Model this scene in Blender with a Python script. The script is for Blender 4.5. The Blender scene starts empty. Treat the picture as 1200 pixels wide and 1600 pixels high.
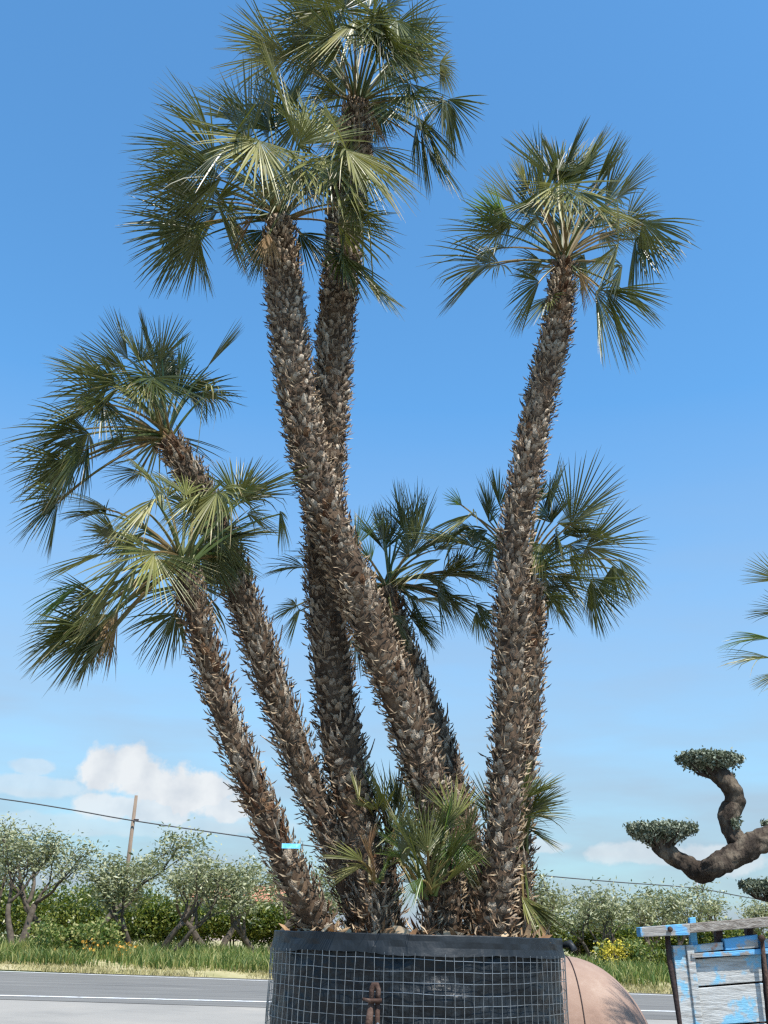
import bpy, math, random
import numpy as np
from mathutils import Vector, Matrix
from mathutils import noise as mnoise

random.seed(11)
rng = np.random.default_rng(11)
scene = bpy.context.scene
C = scene.collection
R = math.radians

# ------------------------------------------------------------------ camera
EYE = 1.30
F = 1500.0                       # focal length in pixels of the 1200 x 1600 photograph
TILT = math.atan(660.0 / F)
ROLL = R(1.7)
cam_pos = np.array([0.0, 0.0, EYE])
fw = np.array([0, math.cos(TILT), math.sin(TILT)])
r0 = np.array([1.0, 0, 0]); u0 = np.array([0, -math.sin(TILT), math.cos(TILT)])
rt = math.cos(ROLL) * r0 + math.sin(ROLL) * u0
upv = -math.sin(ROLL) * r0 + math.cos(ROLL) * u0
cd = bpy.data.cameras.new('camera')
cam = bpy.data.objects.new('camera', cd); C.objects.link(cam)
M = Matrix(((rt[0], upv[0], -fw[0], 0), (rt[1], upv[1], -fw[1], 0), (rt[2], upv[2], -fw[2], EYE), (0, 0, 0, 1)))
cam.matrix_world = M
cd.sensor_fit = 'VERTICAL'; cd.sensor_height = 36.0; cd.lens = 36.0 * F / 1600.0
cd.clip_start = 0.05; cd.clip_end = 6000
scene.camera = cam
cy = scene.cycles; cy.max_bounces = 6; cy.diffuse_bounces = 3; cy.glossy_bounces = 2; cy.transmission_bounces = 3; cy.caustics_reflective = False; cy.caustics_refractive = False; cy.use_denoising = False; cy.pixel_filter_type = 'BLACKMAN_HARRIS'; cy.filter_width = 1.35; cy.use_adaptive_sampling = True; cy.adaptive_threshold = .012

def P(px, py, Y):
    """point of the place seen at photograph pixel (px, py) standing Y metres ahead"""
    d = fw + rt * (px - 600) / F - upv * (py - 800) / F
    return cam_pos + d * (Y / d[1])
def depth(p): return float(np.dot(p - cam_pos, fw))
def gx(px, Y): return float(P(px, 1470, Y)[0])

# ------------------------------------------------------------------ sky, sun, exposure
SUN_EL, SUN_AZ = R(60), math.atan2(0.48, -0.74)
world = bpy.data.worlds.new('World'); scene.world = world; world.use_nodes = True
def build_world():
    nt = world.node_tree; nt.nodes.clear(); N = nt.nodes; L = nt.links
    out = N.new('ShaderNodeOutputWorld'); bg = N.new('ShaderNodeBackground')
    sky = N.new('ShaderNodeTexSky'); sky.sky_type = 'NISHITA'; sky.sun_disc = False
    sky.sun_elevation = SUN_EL; sky.sun_rotation = SUN_AZ
    sky.air_density = 1.15; sky.dust_density = 0.55; sky.ozone_density = 3.0; sky.altitude = 60
    bg.inputs['Strength'].default_value = 0.125
    def math_(op, a, b=None, c=None, clamp=False):
        n = N.new('ShaderNodeMath'); n.operation = op; n.use_clamp = clamp
        for i, v in enumerate((a, b, c)):
            if v is None: continue
            if isinstance(v, (int, float)): n.inputs[i].default_value = v
            else: L.new(v, n.inputs[i])
        return n.outputs[0]
    tc = N.new('ShaderNodeTexCoord'); sep = N.new('ShaderNodeSeparateXYZ'); L.new(tc.outputs['Generated'], sep.inputs[0])
    az = math_('WRAP', math_('ARCTAN2', sep.outputs[0], sep.outputs[1]), -math.pi / 6, math.pi / 6)      # the low heaps go on round the whole horizon
    el = math_('ARCSINE', sep.outputs[2])
    # billowed coordinates on the sky dome
    n1 = N.new('ShaderNodeTexNoise'); n1.inputs['Scale'].default_value = 27; n1.inputs['Detail'].default_value = 7; n1.inputs['Roughness'].default_value = 0.58
    L.new(tc.outputs['Generated'], n1.inputs['Vector'])
    nz = math_('SUBTRACT', n1.outputs[0], 0.5)
    mask = None
    heaps = []
    def dirpx(px, py):
        d = P(px, py, 1.0) - cam_pos; d = d / np.linalg.norm(d)
        return math.atan2(d[0], d[1]), math.asin(d[2])
    for px, py, rx, ry, dens in ((188, 1203, 58, 42, 1), (240, 1225, 72, 42, 1), (310, 1240, 66, 40, 1), (350, 1262, 60, 30, .9), (215, 1262, 90, 26, .8),
                           (52, 1197, 30, 14, .45), (35, 1228, 90, 18, .45), (150, 1290, 160, 18, .3), (370, 1290, 120, 20, .35),
                           (850, 1322, 60, 14, .55), (1010, 1335, 110, 20, .55), (1130, 1345, 60, 26, .6)):
        a, e = dirpx(px, py); heaps.append((a, e, rx / 1500.0, ry / 1790.0, dens))
    for a, e, rx, ry, dens in heaps:
        da = math_('MULTIPLY', math_('SUBTRACT', az, a), 1 / rx)
        de = math_('MULTIPLY', math_('SUBTRACT', el, e), 1 / ry)
        r2 = math_('SQRT', math_('MULTIPLY_ADD', da, da, math_('MULTIPLY', de, de)))
        v = math_('MULTIPLY_ADD', nz, 2.0, math_('SUBTRACT', 1.05, r2))
        v = math_('MULTIPLY', math_('MULTIPLY', v, 3.6, clamp=True), dens)
        mask = v if mask is None else math_('MAXIMUM', mask, v)
    # thin veil of haze cloud low down
    n2 = N.new('ShaderNodeTexNoise'); n2.inputs['Scale'].default_value = 5; n2.inputs['Detail'].default_value = 5
    mp = N.new('ShaderNodeMapping'); mp.inputs['Scale'].default_value = (1, 1, 5); L.new(tc.outputs['Generated'], mp.inputs['Vector']); L.new(mp.outputs[0], n2.inputs['Vector'])
    low = math_('POWER', math_('MULTIPLY', math_('SUBTRACT', 0.52, math_('MAXIMUM', el, 0.0)), 1.93, clamp=True), 0.95)
    veil = math_('MULTIPLY', math_('MULTIPLY_ADD', n2.outputs[0], 0.9, 0.45), low, clamp=True)
    n3 = N.new('ShaderNodeTexNoise'); n3.inputs['Scale'].default_value = 34; n3.inputs['Detail'].default_value = 5; L.new(tc.outputs['Generated'], n3.inputs['Vector'])
    ramp = N.new('ShaderNodeValToRGB'); ramp.color_ramp.elements[0].position = .3; ramp.color_ramp.elements[1].position = .62
    ramp.color_ramp.elements[0].color = (3.75, 4.1, 4.5, 1); ramp.color_ramp.elements[1].color = (4.75, 5.0, 5.2, 1); L.new(n3.outputs[0], ramp.inputs[0])
    # deeper, cyan-leaning blue as the photograph's sky
    tint = N.new('ShaderNodeMix'); tint.data_type = 'RGBA'; tint.blend_type = 'MULTIPLY'; tint.inputs[0].default_value = 1
    L.new(sky.outputs[0], tint.inputs[6]); tint.inputs[7].default_value = (0.70, 1.22, 1.42, 1)
    m1 = N.new('ShaderNodeMix'); m1.data_type = 'RGBA'; L.new(veil, m1.inputs[0]); L.new(tint.outputs[2], m1.inputs[6]); m1.inputs[7].default_value = (2.45, 2.88, 3.42, 1)
    m2 = N.new('ShaderNodeMix'); m2.data_type = 'RGBA'; L.new(mask, m2.inputs[0]); L.new(m1.outputs[2], m2.inputs[6]); L.new(ramp.outputs[0], m2.inputs[7])
    L.new(m2.outputs[2], bg.inputs['Color']); L.new(bg.outputs[0], out.inputs['Surface'])
build_world()
sd = bpy.data.lights.new('sun', 'SUN'); sd.energy = 4.8; sd.angle = R(0.53); sd.color = (1.0, 0.95, 0.87)
sun = bpy.data.objects.new('sun', sd); C.objects.link(sun)
to_sun = Vector((math.sin(SUN_AZ) * math.cos(SUN_EL), math.cos(SUN_AZ) * math.cos(SUN_EL), math.sin(SUN_EL)))
sun.rotation_euler = to_sun.to_track_quat('Z', 'Y').to_euler(); sun.location = (6, -6, 14)
vs = scene.view_settings; vs.view_transform = 'Standard'; vs.look = 'None'; vs.exposure = 0.5; vs.gamma = 1.0; vs.use_curve_mapping = False

# ------------------------------------------------------------------ helpers
class MB:
    """collects faces for ONE mesh object"""
    def __init__(s): s.v = []; s.f = []; s.uv = []
    def add(s, verts, faces):
        o = len(s.v); s.v.extend([tuple(map(float, q)) for q in verts]); s.f.extend([tuple(i + o for i in f) for f in faces])
    def tube(s, pts, rads, n=8, cap=True, wob=0.0, flat=None):
        pts = [np.array(p, float) for p in pts]; ring = []
        T = np.gradient(np.array(pts), axis=0)
        ref = np.array([0.13, 0.9, 0.3])
        for i, p in enumerate(pts):
            t = T[i] / (np.linalg.norm(T[i]) + 1e-9)
            a = np.cross(t, ref); a /= np.linalg.norm(a) + 1e-9; b = np.cross(t, a); ref = np.cross(a, t)
            for k in range(n):
                an = 2 * math.pi * k / n; r = rads[i] * (1 + (random.uniform(-wob, wob) if wob else 0))
                ring.append(p + a * math.cos(an) * r + b * math.sin(an) * r)
        m = len(pts); fc = []
        for i in range(m - 1):
            for k in range(n):
                k2 = (k + 1) % n; fc.append((i * n + k, i * n + k2, (i + 1) * n + k2, (i + 1) * n + k))
        if cap: fc.append(tuple(range(n))[::-1]); fc.append(tuple((m - 1) * n + k for k in range(n)))
        s.add(ring, fc)
    def box(s, c, size, rot=None):
        h = np.array(size) / 2; q = []
        for x in (-1, 1):
            for y in (-1, 1):
                for z in (-1, 1): q.append(np.array([x, y, z]) * h)
        if rot is not None: q = [np.array(rot) @ k for k in q]
        q = [k + np.array(c) for k in q]
        s.add(q, [(0, 1, 3, 2), (4, 6, 7, 5), (0, 4, 5, 1), (2, 3, 7, 6), (0, 2, 6, 4), (1, 5, 7, 3)])
    def lathe(s, prof, n=32, frame=None):
        q = []
        for r, z in prof:
            for k in range(n):
                a = 2 * math.pi * k / n; q.append(np.array([r * math.cos(a), r * math.sin(a), z]))
        if frame is not None: q = [frame[0] + frame[1] @ k for k in q]
        m = len(prof); fc = []
        for i in range(m - 1):
            for k in range(n): fc.append((i * n + k, i * n + (k + 1) % n, (i + 1) * n + (k + 1) % n, (i + 1) * n + k))
        s.add(q, fc)
    def mesh(s, name, smooth=False):
        me = bpy.data.meshes.new(name); me.from_pydata(s.v, [], s.f)
        if s.uv:
            l = me.uv_layers.new(name='UVMap'); uvs = np.array(s.uv, np.float32)
            idx = np.zeros(len(me.loops), np.int32); me.loops.foreach_get('vertex_index', idx)
            l.data.foreach_set('uv', uvs[idx].ravel())
        if smooth: me.polygons.foreach_set('use_smooth', [True] * len(me.polygons))
        me.update(); return me
    def build(s, name, m, parent=None, smooth=False):
        me = s.mesh(name, smooth); me.materials.append(m); return link(name, me, parent)
def link(name, me, parent=None):
    o = bpy.data.objects.new(name, me); C.objects.link(o)
    if parent: o.parent = parent
    return o
def np_mesh(name, V, Fq, m, parent=None, kind=None):
    """fast mesh from arrays; Fq is (n,3) or (n,4)"""
    me = bpy.data.meshes.new(name); V = np.asarray(V, np.float32); Fq = np.asarray(Fq, np.int32); k = Fq.shape[1]
    me.vertices.add(len(V)); me.vertices.foreach_set('co', V.ravel())
    me.loops.add(Fq.size); me.loops.foreach_set('vertex_index', Fq.ravel())
    me.polygons.add(len(Fq)); me.polygons.foreach_set('loop_start', np.arange(0, Fq.size, k, dtype=np.int32)); me.polygons.foreach_set('loop_total', np.full(len(Fq), k, np.int32))
    me.update(); me.validate(); me.materials.append(m)
    o = link(name, me, parent)
    if kind: o['kind'] = kind
    return o
def thing(name, label, cat, loc=(0, 0, 0), group=None):
    o = bpy.data.objects.new(name, None); C.objects.link(o); o.location = loc; o.empty_display_size = .1
    return tag(o, label, cat, group)
def tag(o, label=None, cat=None, group=None, kind=None):
    if label: o['label'] = label
    if cat: o['category'] = cat
    if group: o['group'] = group
    if kind: o['kind'] = kind
    return o

# ------------------------------------------------------------------ materials
def mat(name, cols, scale=8, rough=.8, detail=5, bump=0, bscale=40, rnd=0.0, spec=.3, stretch=None, coords='Object', metal=0, island=False, pos=(.3, .7), bdist=.01):
    m = bpy.data.materials.new(name); m.use_nodes = True; nt = m.node_tree; N = nt.nodes; L = nt.links
    b = N['Principled BSDF']; b.inputs['Roughness'].default_value = rough; b.inputs['Specular IOR Level'].default_value = spec; b.inputs['Metallic'].default_value = metal
    tc = N.new('ShaderNodeTexCoord'); vec = tc.outputs[coords]
    if stretch:
        mp = N.new('ShaderNodeMapping'); mp.inputs['Scale'].default_value = stretch; L.new(vec, mp.inputs['Vector']); vec = mp.outputs[0]
    n = N.new('ShaderNodeTexNoise'); n.inputs['Scale'].default_value = scale; n.inputs['Detail'].default_value = detail; n.inputs['Roughness'].default_value = .62
    L.new(vec, n.inputs['Vector'])
    fac = n.outputs[0]
    if rnd:
        if island:
            g = N.new('ShaderNodeNewGeometry'); rv = g.outputs['Random Per Island']
        else:
            oi = N.new('ShaderNodeObjectInfo'); rv = oi.outputs['Random']
        a = N.new('ShaderNodeMath'); a.operation = 'SUBTRACT'; L.new(rv, a.inputs[0]); a.inputs[1].default_value = .5
        c = N.new('ShaderNodeMath'); c.operation = 'MULTIPLY_ADD'; L.new(a.outputs[0], c.inputs[0]); c.inputs[1].default_value = rnd; L.new(fac, c.inputs[2]); fac = c.outputs[0]
    r = N.new('ShaderNodeValToRGB'); el = r.color_ramp.elements
    k = len(cols)
    for i in range(k - 2): el.new(.5)
    for i, c in enumerate(cols):
        el[i].position = pos[0] + (pos[1] - pos[0]) * i / max(1, k - 1); el[i].color = (*c, 1)
    L.new(fac, r.inputs[0]); L.new(r.outputs[0], b.inputs['Base Color'])
    if bump:
        n2 = N.new('ShaderNodeTexNoise'); n2.inputs['Scale'].default_value = bscale; n2.inputs['Detail'].default_value = 6; L.new(vec, n2.inputs['Vector'])
        bp = N.new('ShaderNodeBump'); bp.inputs['Strength'].default_value = bump; bp.inputs['Distance'].default_value = bdist; L.new(n2.outputs[0], bp.inputs['Height']); L.new(bp.outputs[0], b.inputs['Normal'])
    return m
def leaf_mat(name, cols, rough=.4, trans=.25, tcol=(.14, .2, .03), spec=.5, rnd=.5, island=False, back=None, tips=None, scale=3, pos=(.25, .75)):
    m = mat(name, cols, scale=scale, rough=rough, rnd=rnd, spec=spec, island=island, pos=pos)
    nt = m.node_tree; N = nt.nodes; L = nt.links; b = N['Principled BSDF']; out = N['Material Output']
    col = b.inputs['Base Color'].links[0].from_socket
    if tips:     # dried leaflet tips (uv.x runs along the leaflet, uv.y is random per leaflet)
        uv = N.new('ShaderNodeUVMap'); sp = N.new('ShaderNodeSeparateXYZ'); L.new(uv.outputs[0], sp.inputs[0])
        a = N.new('ShaderNodeMath'); a.operation = 'MULTIPLY_ADD'; L.new(sp.outputs[1], a.inputs[0]); a.inputs[1].default_value = .30; L.new(sp.outputs[0], a.inputs[2])
        mr = N.new('ShaderNodeMapRange'); mr.inputs[1].default_value = 1.0; mr.inputs[2].default_value = 1.2; L.new(a.outputs[0], mr.inputs[0])
        mx = N.new('ShaderNodeMix'); mx.data_type = 'RGBA'; L.new(mr.outputs[0], mx.inputs[0]); L.new(col, mx.inputs[6]); mx.inputs[7].default_value = (*tips, 1); col = mx.outputs[2]
        # per leaflet tone
        hs = N.new('ShaderNodeHueSaturation'); mv = N.new('ShaderNodeMapRange'); L.new(sp.outputs[1], mv.inputs[0]); mv.inputs[3].default_value = .72; mv.inputs[4].default_value = 1.3
        L.new(mv.outputs[0], hs.inputs['Value']); L.new(col, hs.inputs['Color']); col = hs.outputs[0]
    if back:     # underside of the blade, mostly darkened: shade put into its colour
        g = N.new('ShaderNodeNewGeometry'); mx = N.new('ShaderNodeMix'); mx.data_type = 'RGBA'
        mu = N.new('ShaderNodeMath'); mu.operation = 'MULTIPLY'; mu.inputs[1].default_value = .6; L.new(g.outputs['Backfacing'], mu.inputs[0])
        L.new(mu.outputs[0], mx.inputs[0]); L.new(col, mx.inputs[6]); mx.inputs[7].default_value = (*back, 1); col = mx.outputs[2]
    L.new(col, b.inputs['Base Color'])
    t = N.new('ShaderNodeBsdfTranslucent'); t.inputs[0].default_value = (*tcol, 1)
    ms = N.new('ShaderNodeMixShader'); ms.inputs[0].default_value = trans
    L.new(b.outputs[0], ms.inputs[1]); L.new(t.outputs[0], ms.inputs[2]); L.new(ms.outputs[0], out.inputs['Surface'])
    return m

m_ground = mat('earth', [(.16, .13, .09), (.27, .23, .17)], scale=1.5, rough=.95, bump=.4, bscale=20)
m_asphalt = mat('asphalt', [(.11, .104, .095), (.155, .146, .132), (.175, .165, .148), (.24, .224, .20)], scale=1.3, rough=.85, bump=.15, bscale=60, stretch=(.22, 1.6, 1), detail=9, pos=(.3, .72))
m_yard = mat('worn_yard_asphalt', [(.23, .214, .19), (.29, .268, .235), (.315, .288, .25), (.46, .40, .31)], detail=9, scale=.35, rough=.9, bump=.2, bscale=60, pos=(.35, .75))
m_paint = mat('road_paint', [(.20, .19, .18), (.62, .61, .59), (.78, .78, .76)], scale=5, rough=.75, detail=9, pos=(.28, .6))
m_verge = mat('verge_soil', [(.20, .19, .07), (.38, .33, .17), (.45, .38, .24)], scale=.8, rough=.95, bump=.5, bscale=15)
m_strawg = leaf_mat('dry_grass', [(.30, .27, .10), (.48, .41, .22)], rough=.7, trans=.2, tcol=(.4, .35, .15), island=True, rnd=.8)
m_greeng = leaf_mat('green_grass', [(.06, .11, .02), (.17, .22, .05), (.32, .30, .10)], rough=.6, trans=.3, tcol=(.2, .3, .05), island=True, rnd=.9)
m_trunk = mat('palm_trunk_fibre', [(.035, .023, .015), (.085, .056, .036), (.16, .108, .068)], scale=14, rough=.95, bump=.9, bscale=70, stretch=(1, 1, .35))
m_scale = mat('leaf_base_wood', [(.088, .060, .043), (.205, .152, .108), (.375, .300, .222), (.58, .495, .39)], scale=2.2, rough=.9, bump=.6, bscale=9, rnd=.42, pos=(.25, .8), bdist=.1)
m_scale_m = mat('leaf_base_wood_mass', [(.088, .060, .043), (.205, .152, .108), (.375, .300, .222), (.58, .495, .39)], scale=38, rough=.9, bump=.6, bscale=120, rnd=.42, island=True, pos=(.25, .8))
m_scale_r = mat('leaf_base_reddish', [(.06, .024, .012), (.16, .075, .035), (.30, .18, .10)], scale=2.2, rough=.9, bump=.6, bscale=9, rnd=.5, pos=(.25, .8), bdist=.1)
m_fibre = mat('palm_fibre', [(.07, .043, .026), (.20, .13, .08), (.38, .29, .19)], scale=20, rough=.9, rnd=.8, island=True)
m_frond = leaf_mat('palm_frond', [(.040, .053, .009), (.100, .115, .022), (.21, .21, .06)], rough=.40, trans=.15, tcol=(.18, .21, .03), spec=.5, rnd=.65, back=(.066, .074, .022), tips=(.34, .26, .14))
m_frond_p = leaf_mat('palm_frond_pale', [(.12, .132, .03), (.26, .25, .08), (.42, .385, .17)], rough=.45, trans=.2, tcol=(.32, .32, .09), spec=.45, rnd=.5, back=(.12, .13, .05), tips=(.42, .33, .18))  # paler copy: sunlight put into the colour of top-lit fronds; yellowed ones too
m_frond_d = leaf_mat('palm_frond_dry', [(.20, .11, .05), (.33, .21, .10), (.42, .30, .16)], rough=.6, trans=.15, tcol=(.3, .2, .08), spec=.3, rnd=.4, tips=(.40, .28, .15))
m_frond_g = leaf_mat('palm_frond_young', [(.05, .095, .018), (.09, .15, .03), (.14, .19, .05)], rough=.38, trans=.3, tcol=(.22, .34, .05), spec=.55, rnd=.5, back=(.09, .13, .05), tips=(.30, .26, .10))
m_petiole = mat('petiole', [(.07, .10, .025), (.14, .14, .045), (.19, .13, .05)], scale=6, rough=.5, rnd=.6)
m_liner = mat('black_plastic_liner', [(.006, .008, .010), (.014, .018, .022)], scale=9, rough=.42, bump=.7, bscale=11, spec=.3, bdist=.04)
m_band = mat('folded_plastic_band', [(.009, .012, .015), (.019, .024, .029)], scale=7, rough=.5, bump=.35, bscale=9, spec=.3, bdist=.03)
m_wire = mat('galvanised_wire', [(.17, .18, .185), (.36, .375, .38)], scale=20, rough=.4, metal=.75, spec=.5)
m_soil = mat('potting_soil', [(.05, .033, .02), (.12, .085, .055)], scale=30, rough=.95, bump=.8, bscale=60)
m_husk = mat('dry_husk', [(.22, .12, .06), (.42, .28, .16), (.55, .42, .28)], scale=8, rough=.85, rnd=.8, island=True)
m_rust = mat('rusty_iron', [(.030, .016, .012), (.065, .036, .026), (.13, .085, .066)], scale=22, rough=.85, bump=.5, bscale=80)
m_iron = mat('dark_iron', [(.025, .018, .018), (.06, .035, .03)], scale=22, rough=.7, bump=.4, bscale=80)
m_terra = mat('pale_terracotta', [(.19, .122, .092), (.28, .185, .142), (.32, .222, .172), (.40, .30, .24)], scale=3.2, rough=.85, bump=.35, bscale=30, detail=9, pos=(.28, .72))
m_tag = mat('pale_blue_plastic', [(.09, .42, .66), (.16, .55, .78), (.35, .70, .85)], scale=60, rough=.5)
m_olivebark = mat('olive_bark', [(.016, .011, .008), (.055, .040, .029), (.20, .16, .115)], scale=11, rough=.95, bump=1.0, bscale=34, stretch=(1, 1, .5), bdist=.03)
m_greybark = mat('grey_branch_bark', [(.045, .035, .026), (.13, .105, .08)], scale=9, rough=.95)
m_olive = leaf_mat('olive_leaf', [(.14, .155, .055), (.27, .285, .135), (.42, .42, .25)], rough=.5, trans=.25, tcol=(.2, .24, .1), island=True, rnd=1.1, scale=1.0)
m_pad = leaf_mat('clipped_olive_leaf', [(.085, .105, .065), (.17, .195, .13), (.32, .345, .25)], rough=.5, trans=.12, tcol=(.16, .2, .08), island=True, rnd=1.0, scale=6)
m_citrus = leaf_mat('citrus_leaf', [(.035, .062, .009), (.10, .135, .022), (.22, .235, .045)], rough=.4, trans=.25, tcol=(.2, .28, .03), island=True, rnd=.9, scale=.9)
m_yellow = leaf_mat('yellow_blossom', [(.45, .36, .03), (.70, .58, .06)], rough=.6, trans=.2, tcol=(.6, .5, .05), island=True)
m_orange = leaf_mat('orange_blossom', [(.55, .25, .03), (.75, .45, .08)], rough=.6, trans=.2, tcol=(.6, .4, .05), island=True)
m_pole = mat('weathered_pole', [(.17, .12, .085), (.29, .22, .165)], scale=3, rough=.9, stretch=(4, 4, .4))
m_cable = mat('black_cable', [(.05, .05, .055), (.07, .07, .075)], scale=3, rough=.6)
m_metalpole = mat('grey_pole', [(.30, .31, .33), (.38, .39, .40)], scale=3, rough=.6)
m_wallh = mat('pink_render', [(.50, .36, .30), (.60, .46, .40)], scale=1, rough=.9)
m_tile = mat('roof_tile', [(.36, .14, .08), (.50, .24, .15)], scale=2, rough=.9)
m_glass = mat('window_dark', [(.03, .035, .04), (.05, .055, .06)], scale=2, rough=.15, spec=.5)
m_hill = mat('far_fields', [(.10, .13, .06), (.17, .19, .09)], scale=.02, rough=.95)
def wood_paint(name, wood, paint, amount, scale=5.0, seed=0.0):
    m = mat(name, wood, scale=7, rough=.8, bump=.5, bscale=30, stretch=(1, 6, 12), rnd=.3)
    nt = m.node_tree; N = nt.nodes; L = nt.links; b = N['Principled BSDF']; col = b.inputs['Base Color'].links[0].from_socket
    tc = N.new('ShaderNodeTexCoord'); oi = N.new('ShaderNodeObjectInfo')
    ad = N.new('ShaderNodeVectorMath'); ad.operation = 'ADD'; L.new(tc.outputs['Object'], ad.inputs[0])
    cb = N.new('ShaderNodeCombineXYZ'); mu = N.new('ShaderNodeMath'); mu.operation = 'MULTIPLY'; mu.inputs[1].default_value = 17; L.new(oi.outputs['Random'], mu.inputs[0]); L.new(mu.outputs[0], cb.inputs[0]); cb.inputs[1].default_value = seed
    L.new(cb.outputs[0], ad.inputs[1])
    n = N.new('ShaderNodeTexNoise'); n.inputs['Scale'].default_value = scale; n.inputs['Detail'].default_value = 8; n.inputs['Roughness'].default_value = .65; L.new(ad.outputs[0], n.inputs['Vector'])
    mr = N.new('ShaderNodeMapRange'); mr.inputs[1].default_value = 1 - amount; mr.inputs[2].default_value = 1 - amount + .05; L.new(n.outputs[0], mr.inputs[0])
    mx = N.new('ShaderNodeMix'); mx.data_type = 'RGBA'; L.new(mr.outputs[0], mx.inputs[0]); L.new(col, mx.inputs[6]); mx.inputs[7].default_value = (*paint, 1)
    # flecks of an older orange coat
    n2 = N.new('ShaderNodeTexNoise'); n2.inputs['Scale'].default_value = scale * 2.3; n2.inputs['Detail'].default_value = 6; L.new(ad.outputs[0], n2.inputs['Vector'])
    mr2 = N.new('ShaderNodeMapRange'); mr2.inputs[1].default_value = .69; mr2.inputs[2].default_value = .73; L.new(n2.outputs[0], mr2.inputs[0])
    mx2 = N.new('ShaderNodeMix'); mx2.data_type = 'RGBA'; L.new(mr2.outputs[0], mx2.inputs[0]); L.new(mx.outputs[2], mx2.inputs[6]); mx2.inputs[7].default_value = (.45, .22, .14, 1)
    L.new(mx2.outputs[2], b.inputs['Base Color']); return m
WOOD = [(.20, .19, .175), (.40, .40, .385), (.54, .55, .54)]
m_board = wood_paint('grey_board_blue_paint', WOOD, (.20, .45, .62), .49, 5)
m_rail = wood_paint('rail_blue_paint', [(.25, .23, .21), (.45, .43, .40)], (.13, .38, .64), .57, 6)
m_bluepaint = wood_paint('sky_blue_paint', [(.40, .45, .48), (.55, .58, .6)], (.16, .46, .72), .62, 8)

# ------------------------------------------------------------------ the setting
def sheet(name, pts, z, m, kind='structure', parent=None):
    b = MB(); b.add([(x, y, z) for x, y in pts], [tuple(range(len(pts)))])
    o = b.build(name, m, parent)
    if kind: o['kind'] = kind
    return o
sheet('ground', [(-2500, -60), (2500, -60), (2500, 4000), (-2500, 4000)], -0.012, m_hill)
sheet('yard', [(-60, -30), (60, -30), (60, 21.2), (-60, 22.2)], 0.0, m_yard)
road = sheet('road', [(-90, 20.9), (90, 19.1), (90, 31.2), (-90, 31.9)], 0.006, m_asphalt)
def gpt(px, py, z=0.0):      # where the ray through a pixel meets the ground
    d = fw + rt * (px - 600) / F - upv * (py - 800) / F
    return cam_pos + d * ((z - EYE) / d[2])
def marking(pxs, w, label):
    a, b = [gpt(*q) for q in pxs]; d = b - a; d /= np.linalg.norm(d); a = a - d * 70; b = b + d * 70; n = np.array([-d[1], d[0], 0]) * w / 2
    q = [a - n, b - n, b + n, a + n]
    o = sheet('road_marking', [(k[0], k[1]) for k in q], 0.010, m_paint, kind=None, parent=road); o['label'] = label
marking([(0, 1556), (1057, 1581)], .24, 'white painted line along the near side of the road')
marking([(0, 1518), (1050, 1556)], .20, 'white painted line along the far side of the road')
FAR0 = gpt(0, 1516); FAR1 = gpt(1050, 1554)
def far_y(x): return FAR0[1] + (x - FAR0[0]) * (FAR1[1] - FAR0[1]) / (FAR1[0] - FAR0[0])
vb = MB()
xs = np.linspace(-60, 60, 61); prof = [(0.15, .0), (.8, .10), (2.5, .22), (6, .38), (14, .5), (40, .6)]
for x in xs:
    for dy, z in prof: vb.add([(x, far_y(x) + dy + (random.uniform(-.12, .12) if dy < 1 else 0), z + .013 + random.uniform(-.03, .03) * (dy > .5))], [])
k = len(prof)
for i in range(len(xs) - 1):
    for j in range(k - 1): vb.f.append((i * k + j, (i + 1) * k + j, (i + 1) * k + j + 1, i * k + j + 1))
tag(vb.build('verge', m_verge, smooth=True), kind='structure')
def bank_z(x, y):
    d = y - far_y(x); return float(np.interp(d, [p[0] for p in prof], [p[1] for p in prof]))

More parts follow.
